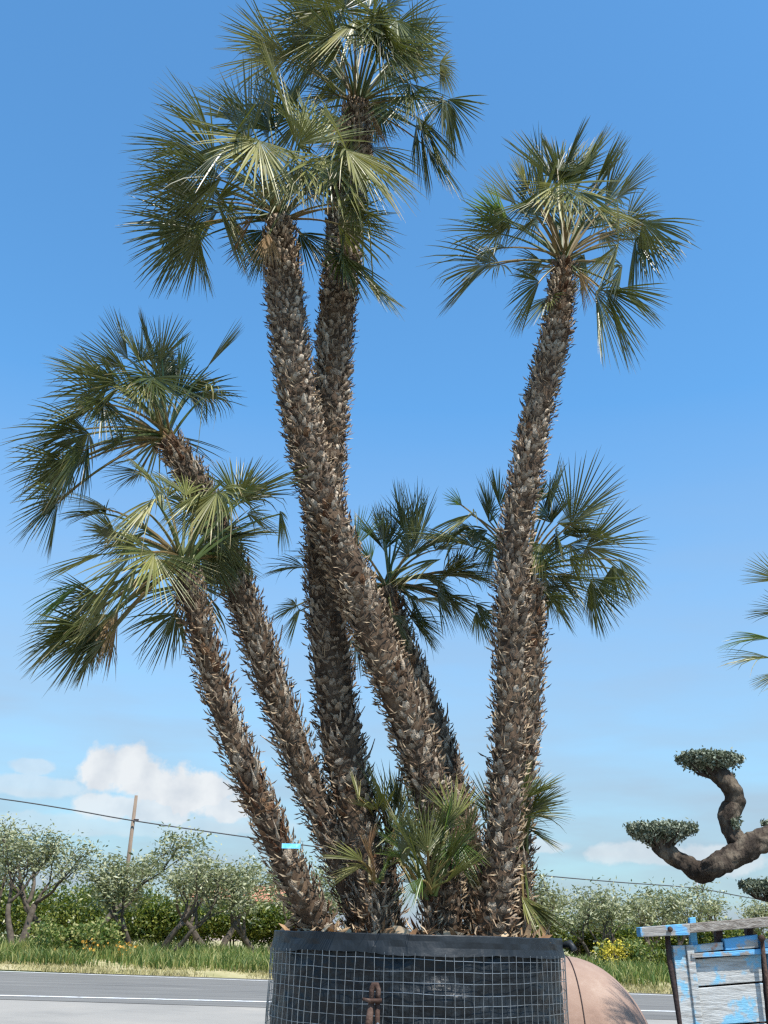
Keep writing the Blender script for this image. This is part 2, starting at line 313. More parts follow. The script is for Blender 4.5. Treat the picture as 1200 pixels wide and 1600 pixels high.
# ------------------------------------------------------------------ palms
def catmull(pts, n):
    pts = np.array(pts, float); pp = np.vstack([2 * pts[0] - pts[1], pts, 2 * pts[-1] - pts[-2]]); out = []
    seg = len(pts) - 1
    for u in np.linspace(0, seg - 1e-6, n):
        i = int(u); t = u - i; a, b, c, d = pp[i], pp[i + 1], pp[i + 2], pp[i + 3]
        out.append(.5 * ((2 * b) + (-a + c) * t + (2 * a - 5 * b + 4 * c - d) * t * t + (-a + 3 * b - 3 * c + d) * t ** 3))
    return np.array(out)
def scale_mesh(kind, seed):
    """one old leaf base: a thick scoop rising off the trunk (x across, y outward, z up the trunk); unit width"""
    rs = random.Random(seed)
    j = lambda a: rs.uniform(-a, a)
    if kind == 'spike': rows = [(-.35, -.1, .42, .20), (-.08, .36, .38, .20), (.22, .70, .24, .15), (.65, .98 + j(.1), .12, .09), (1.25 + j(.3), 1.10 + j(.35), .035, .03)]
    elif kind == 'stub': rows = [(-.4, -.1, .40, .22), (-.12, .38, .39, .24), (.16, .74 + j(.08), .33, .22), (.42 + j(.1), 1.0 + j(.12), .24 + j(.07), .16)]
    else: rows = [(-.4, -.1, .45, .18), (-.12, .34, .45, .19), (.16, .66, .41, .17), (.45, .90 + j(.1), .33, .12), (.68 + j(.15), 1.0 + j(.12), .14 + j(.09), .07)]
    v = []; f = []
    for z, y, w, t in rows:
        cx = j(.07); up = j(.05)
        # outer face bows outward, the edges curl up and in
        v += [(-w + cx + j(.04), y - .30 * w, z + up + .42 * w), (cx, y, z + up), (w + cx, y - .30 * w, z + up + .42 * w), (cx + w * .6, y - t - .05, z + up), (cx - w * .6, y - t - .05, z + up)]
    for i in range(len(rows) - 1):
        a = i * 5; b = a + 5
        for k in range(5):
            k2 = (k + 1) % 5; f.append((a + k, a + k2, b + k2, b + k))
    a = (len(rows) - 1) * 5; f.append(tuple(a + k for k in range(5)))
    me = bpy.data.meshes.new('leaf_base'); me.from_pydata(v, [], f); me.update()
    V = np.array(v); T = []
    for q in f:
        for i in range(1, len(q) - 1): T.append((q[0], q[i], q[i + 1]))
    return me, V, np.array(T)
SCALES = {k: [scale_mesh(k, s * 7 + len(k)) for s in range(5)] for k in ('spike', 'stub', 'cup')}
for k in SCALES:
    for me, V, T in SCALES[k]: me.materials.append(m_scale)
SCALES_R = {}
for k in SCALES:
    SCALES_R[k] = []
    for me, V, T in SCALES[k]:
        m2 = me.copy(); m2.materials.clear(); m2.materials.append(m_scale_r); SCALES_R[k].append((m2, V, T))

def make_trunk(root, pix, spacing=.055, per=10, kinds=('cup',), limit=280, name='trunk', reds=.06, size=1.0, redtop=.25, fat=.9):
    """pix: (px, py, width_px, Y) from crown down to the soil"""
    base = np.array(root.location)
    pts = []; rad = []
    for px, py, w, Y in pix:
        p = P(px, py, Y); pts.append(p); rad.append(w * .5 * fat * depth(p) / F)
    pts.reverse(); rad.reverse()
    pts = np.array(pts); pts = np.vstack([pts[0] - np.array([0, 0, .12]) + (pts[0] - pts[1]) * .1, pts]); rad = [rad[0]] + rad
    path = catmull(pts, 120); rr = np.interp(np.linspace(0, len(rad) - 1, 120), range(len(rad)), rad)
    b = MB(); b.tube([p - base for p in path], rr * .80, n=18, wob=.05)
    trunk = b.build(name, m_trunk, root, smooth=True)
    seg = np.linalg.norm(np.diff(path, axis=0), axis=1); s = np.concatenate([[0], np.cumsum(seg)]); Ltot = s[-1]
    cand = []; row = 0; d = .02
    while d < Ltot - .02:
        u = d / Ltot; c = np.array([np.interp(d, s, path[:, k]) for k in range(3)]); c2 = np.array([np.interp(min(d + .03, Ltot), s, path[:, k]) for k in range(3)])
        c1 = np.array([np.interp(max(d - .03, 0), s, path[:, k]) for k in range(3)])
        t = c2 - c1; t /= np.linalg.norm(t); r = float(np.interp(d, s, rr))
        ref = np.array([0, 1.0, 0]); a = np.cross(t, ref); a /= np.linalg.norm(a); bb = np.cross(t, a)
        for k in range(per):
            an = 2 * math.pi * (k + .5 * (row % 2) + .13 * row * .3) / per + random.uniform(-.09, .09)
            o = a * math.cos(an) + bb * math.sin(an); tg = np.cross(o, t)
            cand.append((c + o * r * .76 + t * random.uniform(-.3, .3) * spacing, tg, o, t, r, u))
        d += spacing * (1.06 - .25 * u); row += 1
    def score(q):
        v = cam_pos - q[0]; dist = np.linalg.norm(v); return float(np.dot(q[2], v) / dist) / dist
    order = sorted(range(len(cand)), key=lambda i: -score(cand[i])); pick = set(i for i in order[:limit] if score(cand[i]) > .02)
    MV = []; MF = []; off = 0
    for i, (p, tg, o, t, r, u) in enumerate(cand):
        kd = random.choice(kinds); w = 2 * math.pi * r / per * random.uniform(.55, 1.2) * size
        pn = mnoise.noise(Vector(p) * 3.1 + Vector((r * 40, 0, 0))); pn2 = mnoise.noise(Vector(p) * 9.0)
        if pn2 < -.42 and random.random() < .8: continue          # worn patch, bare fibre
        big = (1.3 if random.random() < .08 else (1.0 if random.random() < .8 else .5)) * (1 + .38 * pn + .3 * pn2)
        h = spacing * random.uniform(.6, 1.45) * size * big
        out = (spacing * .45 + .016) * random.uniform(.5, 1.1) * size * big
        tilt = random.uniform(-.35, .3); yaw = random.uniform(-.3, .3)
        tg2 = tg * math.cos(yaw) + t * math.sin(yaw); t2 = t * math.cos(yaw) - tg * math.sin(yaw)
        o2 = o * math.cos(tilt) - t2 * math.sin(tilt); t3 = t2 * math.cos(tilt) + o * math.sin(tilt)
        vi = random.randrange(5)
        A = np.column_stack([tg2 * w, o2 * out, t3 * h])
        if i in pick:
            red = random.random() < (reds * .4 + (redtop if u > .9 else 0) + (.6 if mnoise.noise(Vector(p) * 4.3 + Vector((9, 4, 1))) > .42 else 0))
            me = (SCALES_R if red else SCALES)[kd][vi][0]
            ob = link('leaf_base', me, trunk)
            q = p - base
            ob.matrix_local = Matrix(((A[0, 0], A[0, 1], A[0, 2], q[0]), (A[1, 0], A[1, 1], A[1, 2], q[1]), (A[2, 0], A[2, 1], A[2, 2], q[2]), (0, 0, 0, 1)))
        else:
            _, V, T = SCALES[kd][vi]
            MV.append(V @ A.T + (p - base)); MF.append(T + off); off += len(V)
    # loose fibre between the leaf bases
    FV = []; FF = []
    for i in range(0, len(cand)):
        p, tg, o, t, r, u = cand[i]
        for q in range(3):
            p0 = p - base + tg * random.uniform(-.04, .04) + o * random.uniform(.0, .02) + t * random.uniform(-.02, .02)
            d = t * random.uniform(-.3, 1) + tg * random.uniform(-.9, .9) + o * random.uniform(.1, .7); d /= np.linalg.norm(d); l = random.uniform(.02, .065); w_ = tg * random.uniform(.0008, .0026)
            n0 = len(FV); FV += [p0 - w_, p0 + w_, p0 + d * l * .6 + w_ * .7 + o * .006, p0 + d * l + t * .01]; FF += [(n0, n0 + 1, n0 + 2), (n0, n0 + 2, n0 + 3)]
    np_mesh('fibre', np.array(FV), FF, m_fibre, trunk, 'stuff')
    if MV: np_mesh('leaf_base_mass', np.vstack(MV), np.vstack(MF), m_scale_m, trunk, 'stuff')
    return path, rr, trunk

UP = np.array([0, 0, 1.0])
def make_frond(root, start, hub, tip, n=30, spread=1.45, droop=.18, twist=0.0, fold=.34, m=None, wide=1.0, pr=.0065, rag=.10):
    base = np.array(root.location)
    a = tip - hub; L = np.linalg.norm(a); a /= L
    nn = UP - np.dot(UP, a) * a
    if np.linalg.norm(nn) < .15:
        h = hub - start; nn = -(h - np.dot(h, a) * a) * np.sign(a[2])
    nn /= np.linalg.norm(nn)
    s = np.cross(a, nn)
    nn, s = nn * math.cos(twist) + s * math.sin(twist), s * math.cos(twist) - nn * math.sin(twist)
    b = MB(); V = [hub - base]; UVs = [(0, .5)]; Fc = []
    dth = 2 * spread / n
    for i in range(n):
        th = -spread + (i + .5) * dth + random.uniform(-.12, .12) * dth
        c, sn = math.cos(th), math.sin(th)
        dr = a * c + s * sn + nn * fold * abs(sn) ** 1.3; dr /= np.linalg.norm(dr)
        sd_ = s * c - a * sn
        l = L * (.66 + .34 * math.cos(th * .62)) * random.uniform(1 - rag, 1.04)
        rf = l * random.uniform(.25, .36); hw = min(max(rf * math.tan(dth * .54), .0060), .0082) * wide * random.uniform(.8, 1.15) * min(1.0, L / .42)
        rl = random.uniform(-.55, .55); nl = nn * math.cos(rl) + sd_ * math.sin(rl); sl = sd_ * math.cos(rl) - nn * math.sin(rl)
        rv = random.random(); dl = droop * random.uniform(.55, 1.5)
        if random.random() < .08: dl = dl * 2.4 + .08
        side = random.uniform(-.05, .05) * l; lift = random.uniform(-.03, .05) * l
        horiz = math.sqrt(max(0.0, 1 - dr[2] ** 2)) * .85 + .15
        o = len(V)
        for r, w in ((rf, hw), (l * .55, hw * .95), (l * .80, hw * .62), (l, hw * .08)):
            u = r / l
            p = hub + dr * r + sd_ * side * u * u + nn * lift * u * u
            p = p - UP * (dl * L * u ** 2.4 * horiz)
            if dl * u > .25: p = p - dr * (dl * L * .35 * u ** 3)
            p = p - base
            V += [p - sl * w + nl * w * .5, p - nl * w * .25, p + sl * w + nl * w * .5]; UVs += [(u, rv)] * 3
        Fc += [(0, o, o + 1), (0, o + 1, o + 2)]
        for q in range(3):
            e = o + 3 * q; Fc += [(e, e + 3, e + 4, e + 1), (e + 1, e + 4, e + 5, e + 2)]
    b.v = [tuple(map(float, q)) for q in V]; b.f = [f[::-1] for f in Fc]; b.uv = UVs
    fr = b.build('frond', m or m_frond, root)
    # petiole bowing from the crown to the blade
    mid = (start + hub) / 2; d = hub - start; ln = np.linalg.norm(d)
    ctrl = mid + UP * ln * .16
    pts = [(1 - t) ** 2 * start + 2 * t * (1 - t) * ctrl + t * t * (hub + a * .02) - base for t in np.linspace(0, 1, 7)]
    pb = MB(); pb.tube(pts, np.linspace(pr * 1.5, pr * .7, 7), n=5); pb.build('petiole', m_petiole, fr)
    return fr

MATS = {'g': m_frond, 'p': m_frond_p, 'd': m_frond_d, 'y': m_frond_g}
def make_crown(root, basepx, Y, specs, extra=0, extra_r=(.35, .5), rmin=.9, lift=.0, down=0.0, dup=.55):
    st = P(basepx[0], basepx[1], Y)
    for sp in specs:
        hx, hy, dh, tx, ty, dt = sp[:6]; o = sp[6] if len(sp) > 6 else {}
        hub = P(hx, hy, Y + dh); tip = P(tx, ty, Y + dt)
        jit = np.array([random.uniform(-.035, .035), random.uniform(-.035, .035), random.uniform(-.02, .05)])
        kw = dict(o); kw['m'] = MATS[kw.get('m', 'g')]
        L = np.linalg.norm(tip - hub)
        kw.setdefault('spread', random.uniform(.95, 1.55))
        if 'n' not in kw: kw['n'] = int(np.clip(35 * (kw['spread'] / 1.4), 14, 46))
        kw.setdefault('droop', random.uniform(.03, .20)); kw.setdefault('twist', random.uniform(-.45, .45)); kw.setdefault('fold', random.uniform(.15, .6))
        make_frond(root, st + jit, hub, tip, **kw)
        if dup and random.random() < dup and kw['spread'] > .85:      # a companion frond of the same whorl
            kw.pop('n'); kw['spread'] = random.uniform(.9, 1.4); kw['n'] = 30; kw['droop'] = random.uniform(.03, .22); kw['twist'] = random.uniform(-.6, .6)
            if random.random() < .75: kw['m'] = m_frond
            sc_ = L / .5; dv = rng.normal(size=3) * .065 * sc_; dv[1] += .07; dt_ = rng.normal(size=3) * .07 * sc_
            make_frond(root, st + jit * .5, hub + dv, hub + dv + (tip - hub + dt_) * .84, **kw)
    for k in range(extra):       # the rest of the head, growing to the far side and upward
        az = random.uniform(-.3, math.pi + .3); e = random.uniform(-.15 - down, 1.2)
        d = np.array([math.cos(az) * math.cos(e), math.sin(az) * math.cos(e), math.sin(e)])
        hub = st + d * random.uniform(*extra_r) + UP * (.05 + lift)
        a = d * .8 + UP * random.uniform(-.45, .25); a /= np.linalg.norm(a)
        make_frond(root, st, hub, hub + a * random.uniform(.42, .56), n=34, droop=random.uniform(.1, .25), twist=random.uniform(-.4, .4))

GROUP = 'fan palm stems rising from the mesh planter'
def palm(label, pix, name='fan_palm', cat='palm', group=GROUP):
    px, py, w, Y = pix[-1]; b = P(px, py, Y)
    return thing(name, label, cat, (float(b[0]), float(b[1]), float(b[2]) - .1), group)
D_ = dict
# A: left of the two tallest
pixA = [(437, 345, 52, 4.93), (439, 400, 60, 4.93), (447, 480, 66, 4.92), (462, 600, 67, 4.9), (480, 700, 68, 4.89), (503, 785, 70, 4.89), (533, 862, 72, 4.89), (567, 945, 75, 4.9), (600, 1030, 75, 4.91), (632, 1110, 75, 4.92), (660, 1200, 74, 4.94), (680, 1280, 68, 4.95), (694, 1360, 64, 4.96), (700, 1456, 66, 4.97)]
pa = palm('tall fan palm with broad left-leaning head, its trunk crossing in front to the right', pixA)
make_trunk(pa, pixA, spacing=.040, per=14, kinds=('stub', 'cup', 'stub'), limit=300, fat=.90)
make_crown(pa, (437, 345), 4.92, [
    (389, 219, -.1, 335, 121, -.1), (460, 215, -.15, 436, 108, -.1, D_(m='p', spread=1.0)), (327, 207, -.05, 240, 160, 0), (299, 231, -.05, 193, 243, 0),
    (335, 247, -.2, 221, 211, -.2), (358, 223, -.4, 323, 290, -.55, D_(droop=.1, spread=1.5)), (405, 219, -.5, 413, 309, -.65, D_(m='p', droop=.08, spread=1.3)),
    (464, 227, -.3, 534, 168, -.4), (542, 235, -.35, 578, 320, -.5, D_(m='p', droop=.25, spread=1.7, twist=0)), (507, 247, -.35, 522, 330, -.5, D_(droop=.25)),
    (299, 356, -.1, 209, 427, -.1), (319, 325, 0, 193, 333, 0), (296, 352, .1, 315, 442, .1), (338, 313, -.15, 366, 403, -.2),
    (413, 360, .2, 374, 430, .3), (468, 364, .2, 503, 431, .3), (522, 325, -.1, 612, 356, -.15), (554, 321, -.15, 566, 372, -.2), (420, 365, -.2, 412, 425, -.2, D_(m='d', spread=.5)), (395, 340, -.15, 365, 400, -.15, D_(m='d', spread=.6)),
    (307, 266, -.2, 189, 294, -.2), (374, 188, .1, 287, 153, .1), (421, 188, .2, 389, 120, .25), (346, 278, -.3, 248, 325, -.35),
    (480, 300, .2, 560, 270, .35), (300, 290, .2, 205, 300, .3), (430, 205, .3, 450, 120, .4), (385, 250, -.45, 330, 200, -.6, D_(droop=.3)), (340, 330, .25, 262, 400, .3),
    (490, 225, -.2, 500, 150, -.1), (470, 260, -.45, 455, 330, -.6, D_(m='p', spread=1.2))], extra=5)
# B: the tallest
pixB = [(558, 165, 50, 5.28), (555, 230, 56, 5.28), (541, 330, 66, 5.27), (533, 420, 68, 5.26), (524, 520, 67, 5.25), (517, 620, 67, 5.24), (512, 700, 68, 5.22), (508, 780, 70, 5.2), (507, 860, 72, 5.18), (509, 930, 74, 5.17), (515, 1000, 76, 5.16), (525, 1100, 78, 5.15), (541, 1200, 80, 5.13), (563, 1300, 78, 5.11), (588, 1452, 76, 5.1)]
pb_ = palm('tallest fan palm of the clump, its head cut by the top of the picture', pixB)
make_trunk(pb_, pixB, spacing=.041, per=14, kinds=('stub', 'cup', 'stub', 'stub', 'spike'), limit=300, reds=.06, fat=.89)
make_crown(pb_, (558, 165), 5.28, [
    (426, 70, 0, 342, 59, .05), (448, 88, -.2, 331, 104, -.2, D_(m='p', spread=1.2)), (518, 15, -.3, 408, 40, -.4, D_(m='p')), (555, 33, -.5, 540, 100, -.65, D_(m='p', droop=.12)),
    (620, 30, -.4, 628, 92, -.5, D_(spread=1.0)), (613, 44, -.1, 705, 70, 0), (687, 99, .0, 716, 140, .05, D_(m='p', spread=1.5)), (643, 147, -.3, 635, 195, -.45),
    (657, 200, 0, 662, 284, 0, D_(spread=1.2, twist=.1, fold=.2)), (700, 155, .05, 728, 240, .1, D_(spread=1.0, twist=0, fold=.2)), (690, 150, -.05, 690, 225, 0, D_(spread=.9)), (668, 205, .1, 690, 280, .1, D_(spread=1.0)), (650, 195, .1, 640, 270, .1, D_(spread=.8)), (525, 147, -.2, 462, 150, -.25), (584, 154, .2, 613, 215, .3), (580, 178, -.15, 596, 235, -.15, D_(m='d', spread=.5)), (535, 180, -.15, 520, 240, -.15, D_(m='d', spread=.5)), (540, 10, -.1, 547, -70, 0),
    (485, 22, -.1, 425, -30, 0), (606, 11, -.1, 660, -45, 0), (577, 12, .2, 590, -75, .3), (558, 73, .3, 555, -10, .4), (632, 80, .2, 700, 110, .3), (496, 80, .4, 430, 115, .55),
    (525, 60, -.45, 455, 75, -.6), (590, 60, -.45, 600, 125, -.6), (490, 50, -.2, 390, 75, -.25), (650, 60, -.2, 690, 20, -.2), (580, 30, -.5, 640, 70, -.65, D_(droop=.3)),
    (540, 90, .45, 480, 150, .6), (600, 100, .4, 650, 150, .55), (535, 395, -.3, 552, 470, -.36, D_(spread=1.0, droop=.02, twist=0)), (566, 425, -.05, 606, 486, -.1, D_(spread=.9))], extra=6)
q_ = [P(552, 150, 5.2) , P(560, 170, 5.1), P(562, 200, 5.08), P(561, 230, 5.09)]
b = MB(); b.tube([k - np.array(pb_.location) for k in q_], [.006, .008, .007, .005], 6); b.build('flower_stalk', m_frond_d, pb_, True)
# C: right tall
pixC = [(882, 412, 42, 5.0), (877, 460, 49, 5.0), (867, 530, 58, 4.99), (847, 610, 58, 4.97), (831, 690, 58, 4.95), (818, 760, 60, 4.94), (806, 840, 63, 4.93), (800, 920, 66, 4.92), (798, 1000, 67, 4.91), (797, 1080, 67, 4.9), (794, 1160, 68, 4.9), (790, 1240, 71, 4.89), (783, 1320, 76, 4.88), (773, 1400, 84, 4.87), (767, 1462, 92, 4.86)]
pc = palm('tall slender fan palm standing alone on the right of the clump', pixC)
make_trunk(pc, pixC, spacing=.043, per=12, kinds=('cup', 'stub', 'stub'), limit=300, reds=.04, redtop=.6, fat=.77)
make_crown(pc, (882, 412), 5.0, [
    (873, 288, -.45, 884, 362, -.6, D_(m='p', spread=1.0, droop=.05, twist=0)), (823, 290, -.1, 793, 246, -.1, D_(m='p', spread=1.2)), (807, 320, -.05, 740, 283, 0, D_(m='p', spread=1.0)), (787, 343, -.1, 713, 320, -.1, D_(m='y', spread=1.2)),
    (790, 387, -.2, 730, 390, -.2, D_(droop=.5)), (767, 410, 0, 697, 482, 0, D_(spread=1.2)), (843, 440, -.1, 793, 503, -.1, D_(spread=1.2)), (867, 283, .1, 862, 215, .2), (900, 277, .1, 913, 222, .2), (933, 297, .1, 977, 228, .1),
    (963, 310, 0, 1027, 262, 0), (927, 323, -.4, 967, 355, -.55, D_(m='p')), (980, 343, 0, 1040, 325, 0), (1003, 347, -.05, 1056, 423, 0, D_(m='g', droop=.3)), (967, 380, -.2, 948, 462, -.3, D_(m='p', spread=1.2)),
    (930, 457, -.05, 937, 572, -.05, D_(spread=1.25)), (970, 450, 0, 1040, 502, 0, D_(spread=.8)), (847, 410, .3, 797, 415, .4), (993, 370, .1, 1000, 450, .1), (840, 337, -.3, 815, 375, -.4), (893, 310, .4, 933, 235, .5),
    (847, 303, .3, 823, 230, .4), (913, 397, .25, 900, 460, .35), (905, 425, -.1, 925, 480, -.1, D_(m='d', spread=.5)), (905, 300, -.4, 925, 340, -.6, D_(droop=.3)), (850, 310, -.35, 810, 330, -.5), (800, 345, .2, 740, 365, .3), (940, 340, .3, 1010, 370, .4), (880, 290, .1, 885, 225, .1), (945, 320, .2, 990, 270, .3)], extra=5)
# G: left, leaning, higher head
pixG = [(262, 688, 46, 4.95), (285, 722, 58, 4.96), (318, 778, 62, 4.98), (345, 840, 64, 5.0), (364, 890, 64, 5.02), (386, 955, 65, 5.04), (410, 1025, 66, 5.06), (431, 1085, 66, 5.08), (455, 1150, 66, 5.1), (481, 1220, 66, 5.12), (510, 1290, 66, 5.14), (545, 1380, 64, 5.15), (565, 1456, 66, 5.16)]
pg = palm('fan palm leaning left behind the shortest stem, with a ragged drooping head', pixG)
make_trunk(pg, pixG, spacing=.046, per=12, kinds=('spike', 'spike', 'stub'), limit=290, fat=.77)
make_crown(pg, (262, 688), 4.95, [
    (172, 597, -.1, 76, 605, -.1), (192, 574, 0, 112, 545, 0), (218, 565, 0, 179, 505, 0), (250, 565, 0, 304, 503, 0, D_(spread=1.1)), (280, 581, 0, 309, 522, 0, D_(m='y', spread=.7)),
    (322, 576, 0, 384, 509, 0, D_(spread=.35, droop=.02)), (318, 618, -.05, 388, 602, 0, D_(droop=.55)), (146, 636, -.1, 52, 678, -.1), (117, 672, -.1, 32, 710, -.1), (107, 724, 0, 18, 775, 0),
    (98, 776, 0, 23, 844, 0), (91, 782, .1, 72, 870, .1), (140, 711, .1, 60, 740, .1), (192, 688, -.2, 150, 700, -.3), (221, 587, -.4, 212, 650, -.5), (160, 626, -.3, 163, 700, -.35),
    (221, 737, .2, 168, 757, .3), (237, 565, .3, 222, 505, .4), (140, 587, .3, 80, 575, .4), (296, 604, .2, 330, 660, .3), (180, 600, -.4, 120, 640, -.5), (200, 560, .3, 150, 520, .4),
    (240, 590, -.35, 270, 640, -.5), (130, 700, -.2, 95, 790, -.25), (250, 610, .35, 290, 560, .45), (160, 590, .2, 95, 560, .25), (110, 730, .2, 60, 800, .25), (185, 640, .2, 120, 660, .25)], extra=4)
# F: left short, in front
pixF = [(286, 885, 42, 4.6), (304, 950, 50, 4.63), (325, 1030, 57, 4.67), (346, 1100, 59, 4.71), (371, 1170, 61, 4.75), (400, 1240, 63, 4.79), (426, 1300, 65, 4.83), (452, 1360, 67, 4.87), (478, 1410, 70, 4.92), (503, 1458, 72, 4.97)]
pf = palm('shortest leaning fan palm at the front left, with pale yellowed fronds', pixF)
make_trunk(pf, pixF, spacing=.046, per=11, kinds=('spike', 'cup', 'stub', 'spike'), limit=290, fat=.74)
make_crown(pf, (286, 885), 4.55, [
    (245, 778, -.35, 195, 840, -.5, D_(m='p', droop=.28, spread=1.4)), (339, 770, -.4, 308, 845, -.55, D_(m='p', droop=.3, spread=1.5)), (316, 770, -.4, 255, 815, -.5, D_(m='p', droop=.25, spread=1.0)), (261, 778, .1, 214, 718, .2),
    (374, 778, 0, 453, 737, 0, D_(spread=1.2)), (368, 778, .05, 362, 712, .1), (437, 798, .1, 433, 865, .1, D_(m='g')), (386, 802, .1, 440, 830, .15), (167, 864, -.05, 65, 900, 0, D_(m='p', spread=.7)),
    (241, 864, -.4, 241, 950, -.55, D_(m='p', spread=1.6, droop=.05)), (206, 868, -.3, 130, 974, -.35, D_(m='p', spread=.8)), (128, 911, 0, 45, 982, 0, D_(m='y', spread=.8)), (116, 974, 0, 34, 1056, 0, D_(spread=1.3)),
    (139, 998, -.05, 88, 1072, -.05, D_(spread=1.3)), (163, 974, .05, 128, 1053, .05), (276, 958, .15, 235, 1041, .25, D_(spread=1.2)), (331, 872, .25, 331, 945, .3), (355, 864, .3, 350, 930, .4), (178, 833, 0, 125, 812, 0),
    (284, 880, .2, 305, 940, .3), (167, 794, .2, 110, 800, .3), (347, 835, .3, 410, 830, .45), (300, 800, .3, 330, 740, .4), (230, 830, -.2, 180, 870, -.3), (200, 840, .2, 130, 870, .3), (330, 830, .2, 335, 905, .25), (350, 845, .25, 375, 910, .3),
    (150, 930, .15, 80, 985, .2), (170, 960, -.1, 95, 1030, -.1), (150, 985, 0, 60, 1065, 0, D_(spread=1.1)), (185, 950, .1, 150, 1060, .1, D_(m='d', spread=.5)), (190, 905, -.25, 115, 990, -.3, D_(m='p', spread=.7)), (215, 880, -.3, 175, 975, -.35, D_(m='p', spread=.6)), (120, 985, .1, 45, 1020, .1), (165, 1000, 0, 110, 1075, 0), (310, 850, .2, 320, 925, .3), (255, 800, -.2, 225, 740, -.2)], extra=3)
# E: behind the middle
pixE = [(606, 918, 30, 5.75), (612, 950, 44, 5.75), (624, 1000, 52, 5.74), (645, 1060, 58, 5.73), (672, 1130, 60, 5.7), (700, 1210, 60, 5.66), (724, 1300, 58, 5.6), (742, 1390, 58, 5.58), (750, 1458, 60, 5.56)]
pe = palm('fan palm in shade behind the middle, its dark head seen between the tall trunks', pixE)
make_trunk(pe, pixE, spacing=.048, per=11, kinds=('spike', 'stub'), limit=200)
make_crown(pe, (606, 918), 5.75, [
    (627, 827, 0, 613, 748, 0), (600, 847, 0, 578, 785, 0), (653, 847, .1, 687, 758, .1), (690, 873, -.3, 613, 907, -.35, D_(m='p', spread=.7)), (683, 927, -.1, 693, 995, -.1, D_(spread=2.2)),
    (713, 890, 0, 770, 905, 0, D_(spread=2.0)), (743, 943, .05, 767, 1007, .05), (640, 963, 0, 682, 1022, 0, D_(spread=1.6)), (612, 960, -.15, 640, 1030, -.15, D_(spread=1.0)), (463, 947, 0, 417, 965, 0, D_(spread=1.8)),
    (477, 887, 0, 405, 887, 0, D_(spread=1.0)), (557, 853, -.1, 560, 785, -.1, D_(m='y', spread=.8)), (580, 877, -.1, 545, 845, -.1, D_(m='y')), (640, 830, .2, 672, 765, .2), (470, 950, .1, 452, 1012, .1), (555, 990, .1, 560, 1060, .1, D_(spread=.8)),
    (640, 870, -.2, 630, 800, -.25), (660, 900, -.1, 720, 940, -.1), (650, 870, -.1, 700, 830, -.1), (700, 900, .1, 740, 860, .1), (580, 920, .1, 540, 990, .1), (640, 930, -.1, 660, 1000, -.1), (700, 930, .1, 745, 985, .1), (600, 860, .3, 570, 800, .4), (672, 850, .3, 730, 840, .4)], extra=5, extra_r=(.3, .45))
# D: behind the right tall one
pixD = [(824, 905, 46, 5.5), (828, 950, 60, 5.5), (827, 1010, 61, 5.5), (822, 1100, 61, 5.49), (814, 1200, 60, 5.47), (807, 1300, 60, 5.45), (799, 1400, 60, 5.44), (794, 1458, 64, 5.44)]
pd = palm('fan palm half hidden behind the slender right-hand trunk', pixD)
make_trunk(pd, pixD, spacing=.046, per=12, kinds=('cup', 'stub'), limit=160, fat=.82)
make_crown(pd, (820, 905), 5.5, [
    (741, 802, -.25, 675, 845, -.35, D_(m='p', spread=1.1, droop=.1)), (765, 802, 0, 744, 742, 0, D_(spread=1.3)), (722, 790, 0, 690, 765, 0, D_(spread=.8, m='y')), (762, 829, .1, 732, 880, .1), (861, 817, .1, 905, 768, .1), (870, 817, -.1, 952, 815, -.1, D_(m='p', spread=.9)),
    (867, 829, -.1, 880, 880, -.1), (915, 838, 0, 980, 852, 0, D_(m='g')), (966, 872, 0, 992, 942, .05, D_(m='p', spread=.9)), (924, 904, 0, 945, 985, 0, D_(spread=1.3)), (858, 931, -.05, 897, 990, -.05, D_(spread=1.1)), (832, 878, .1, 890, 916, .1, D_(spread=1.0)),
    (840, 785, .2, 858, 750, .3), (780, 790, .1, 778, 728, .1, D_(spread=.8)), (890, 850, .2, 930, 890, .3), (790, 830, -.2, 775, 880, -.25), (850, 800, .2, 880, 745, .25), (880, 835, .1, 950, 850, .1), (845, 850, -.1, 850, 910, -.1), (720, 830, .1, 680, 870, .15), (750, 840, .2, 700, 820, .25), (890, 870, -.1, 925, 925, -.1), (870, 900, .1, 920, 960, .1), (770, 850, .1, 755, 915, .1)], extra=5, dup=.4)
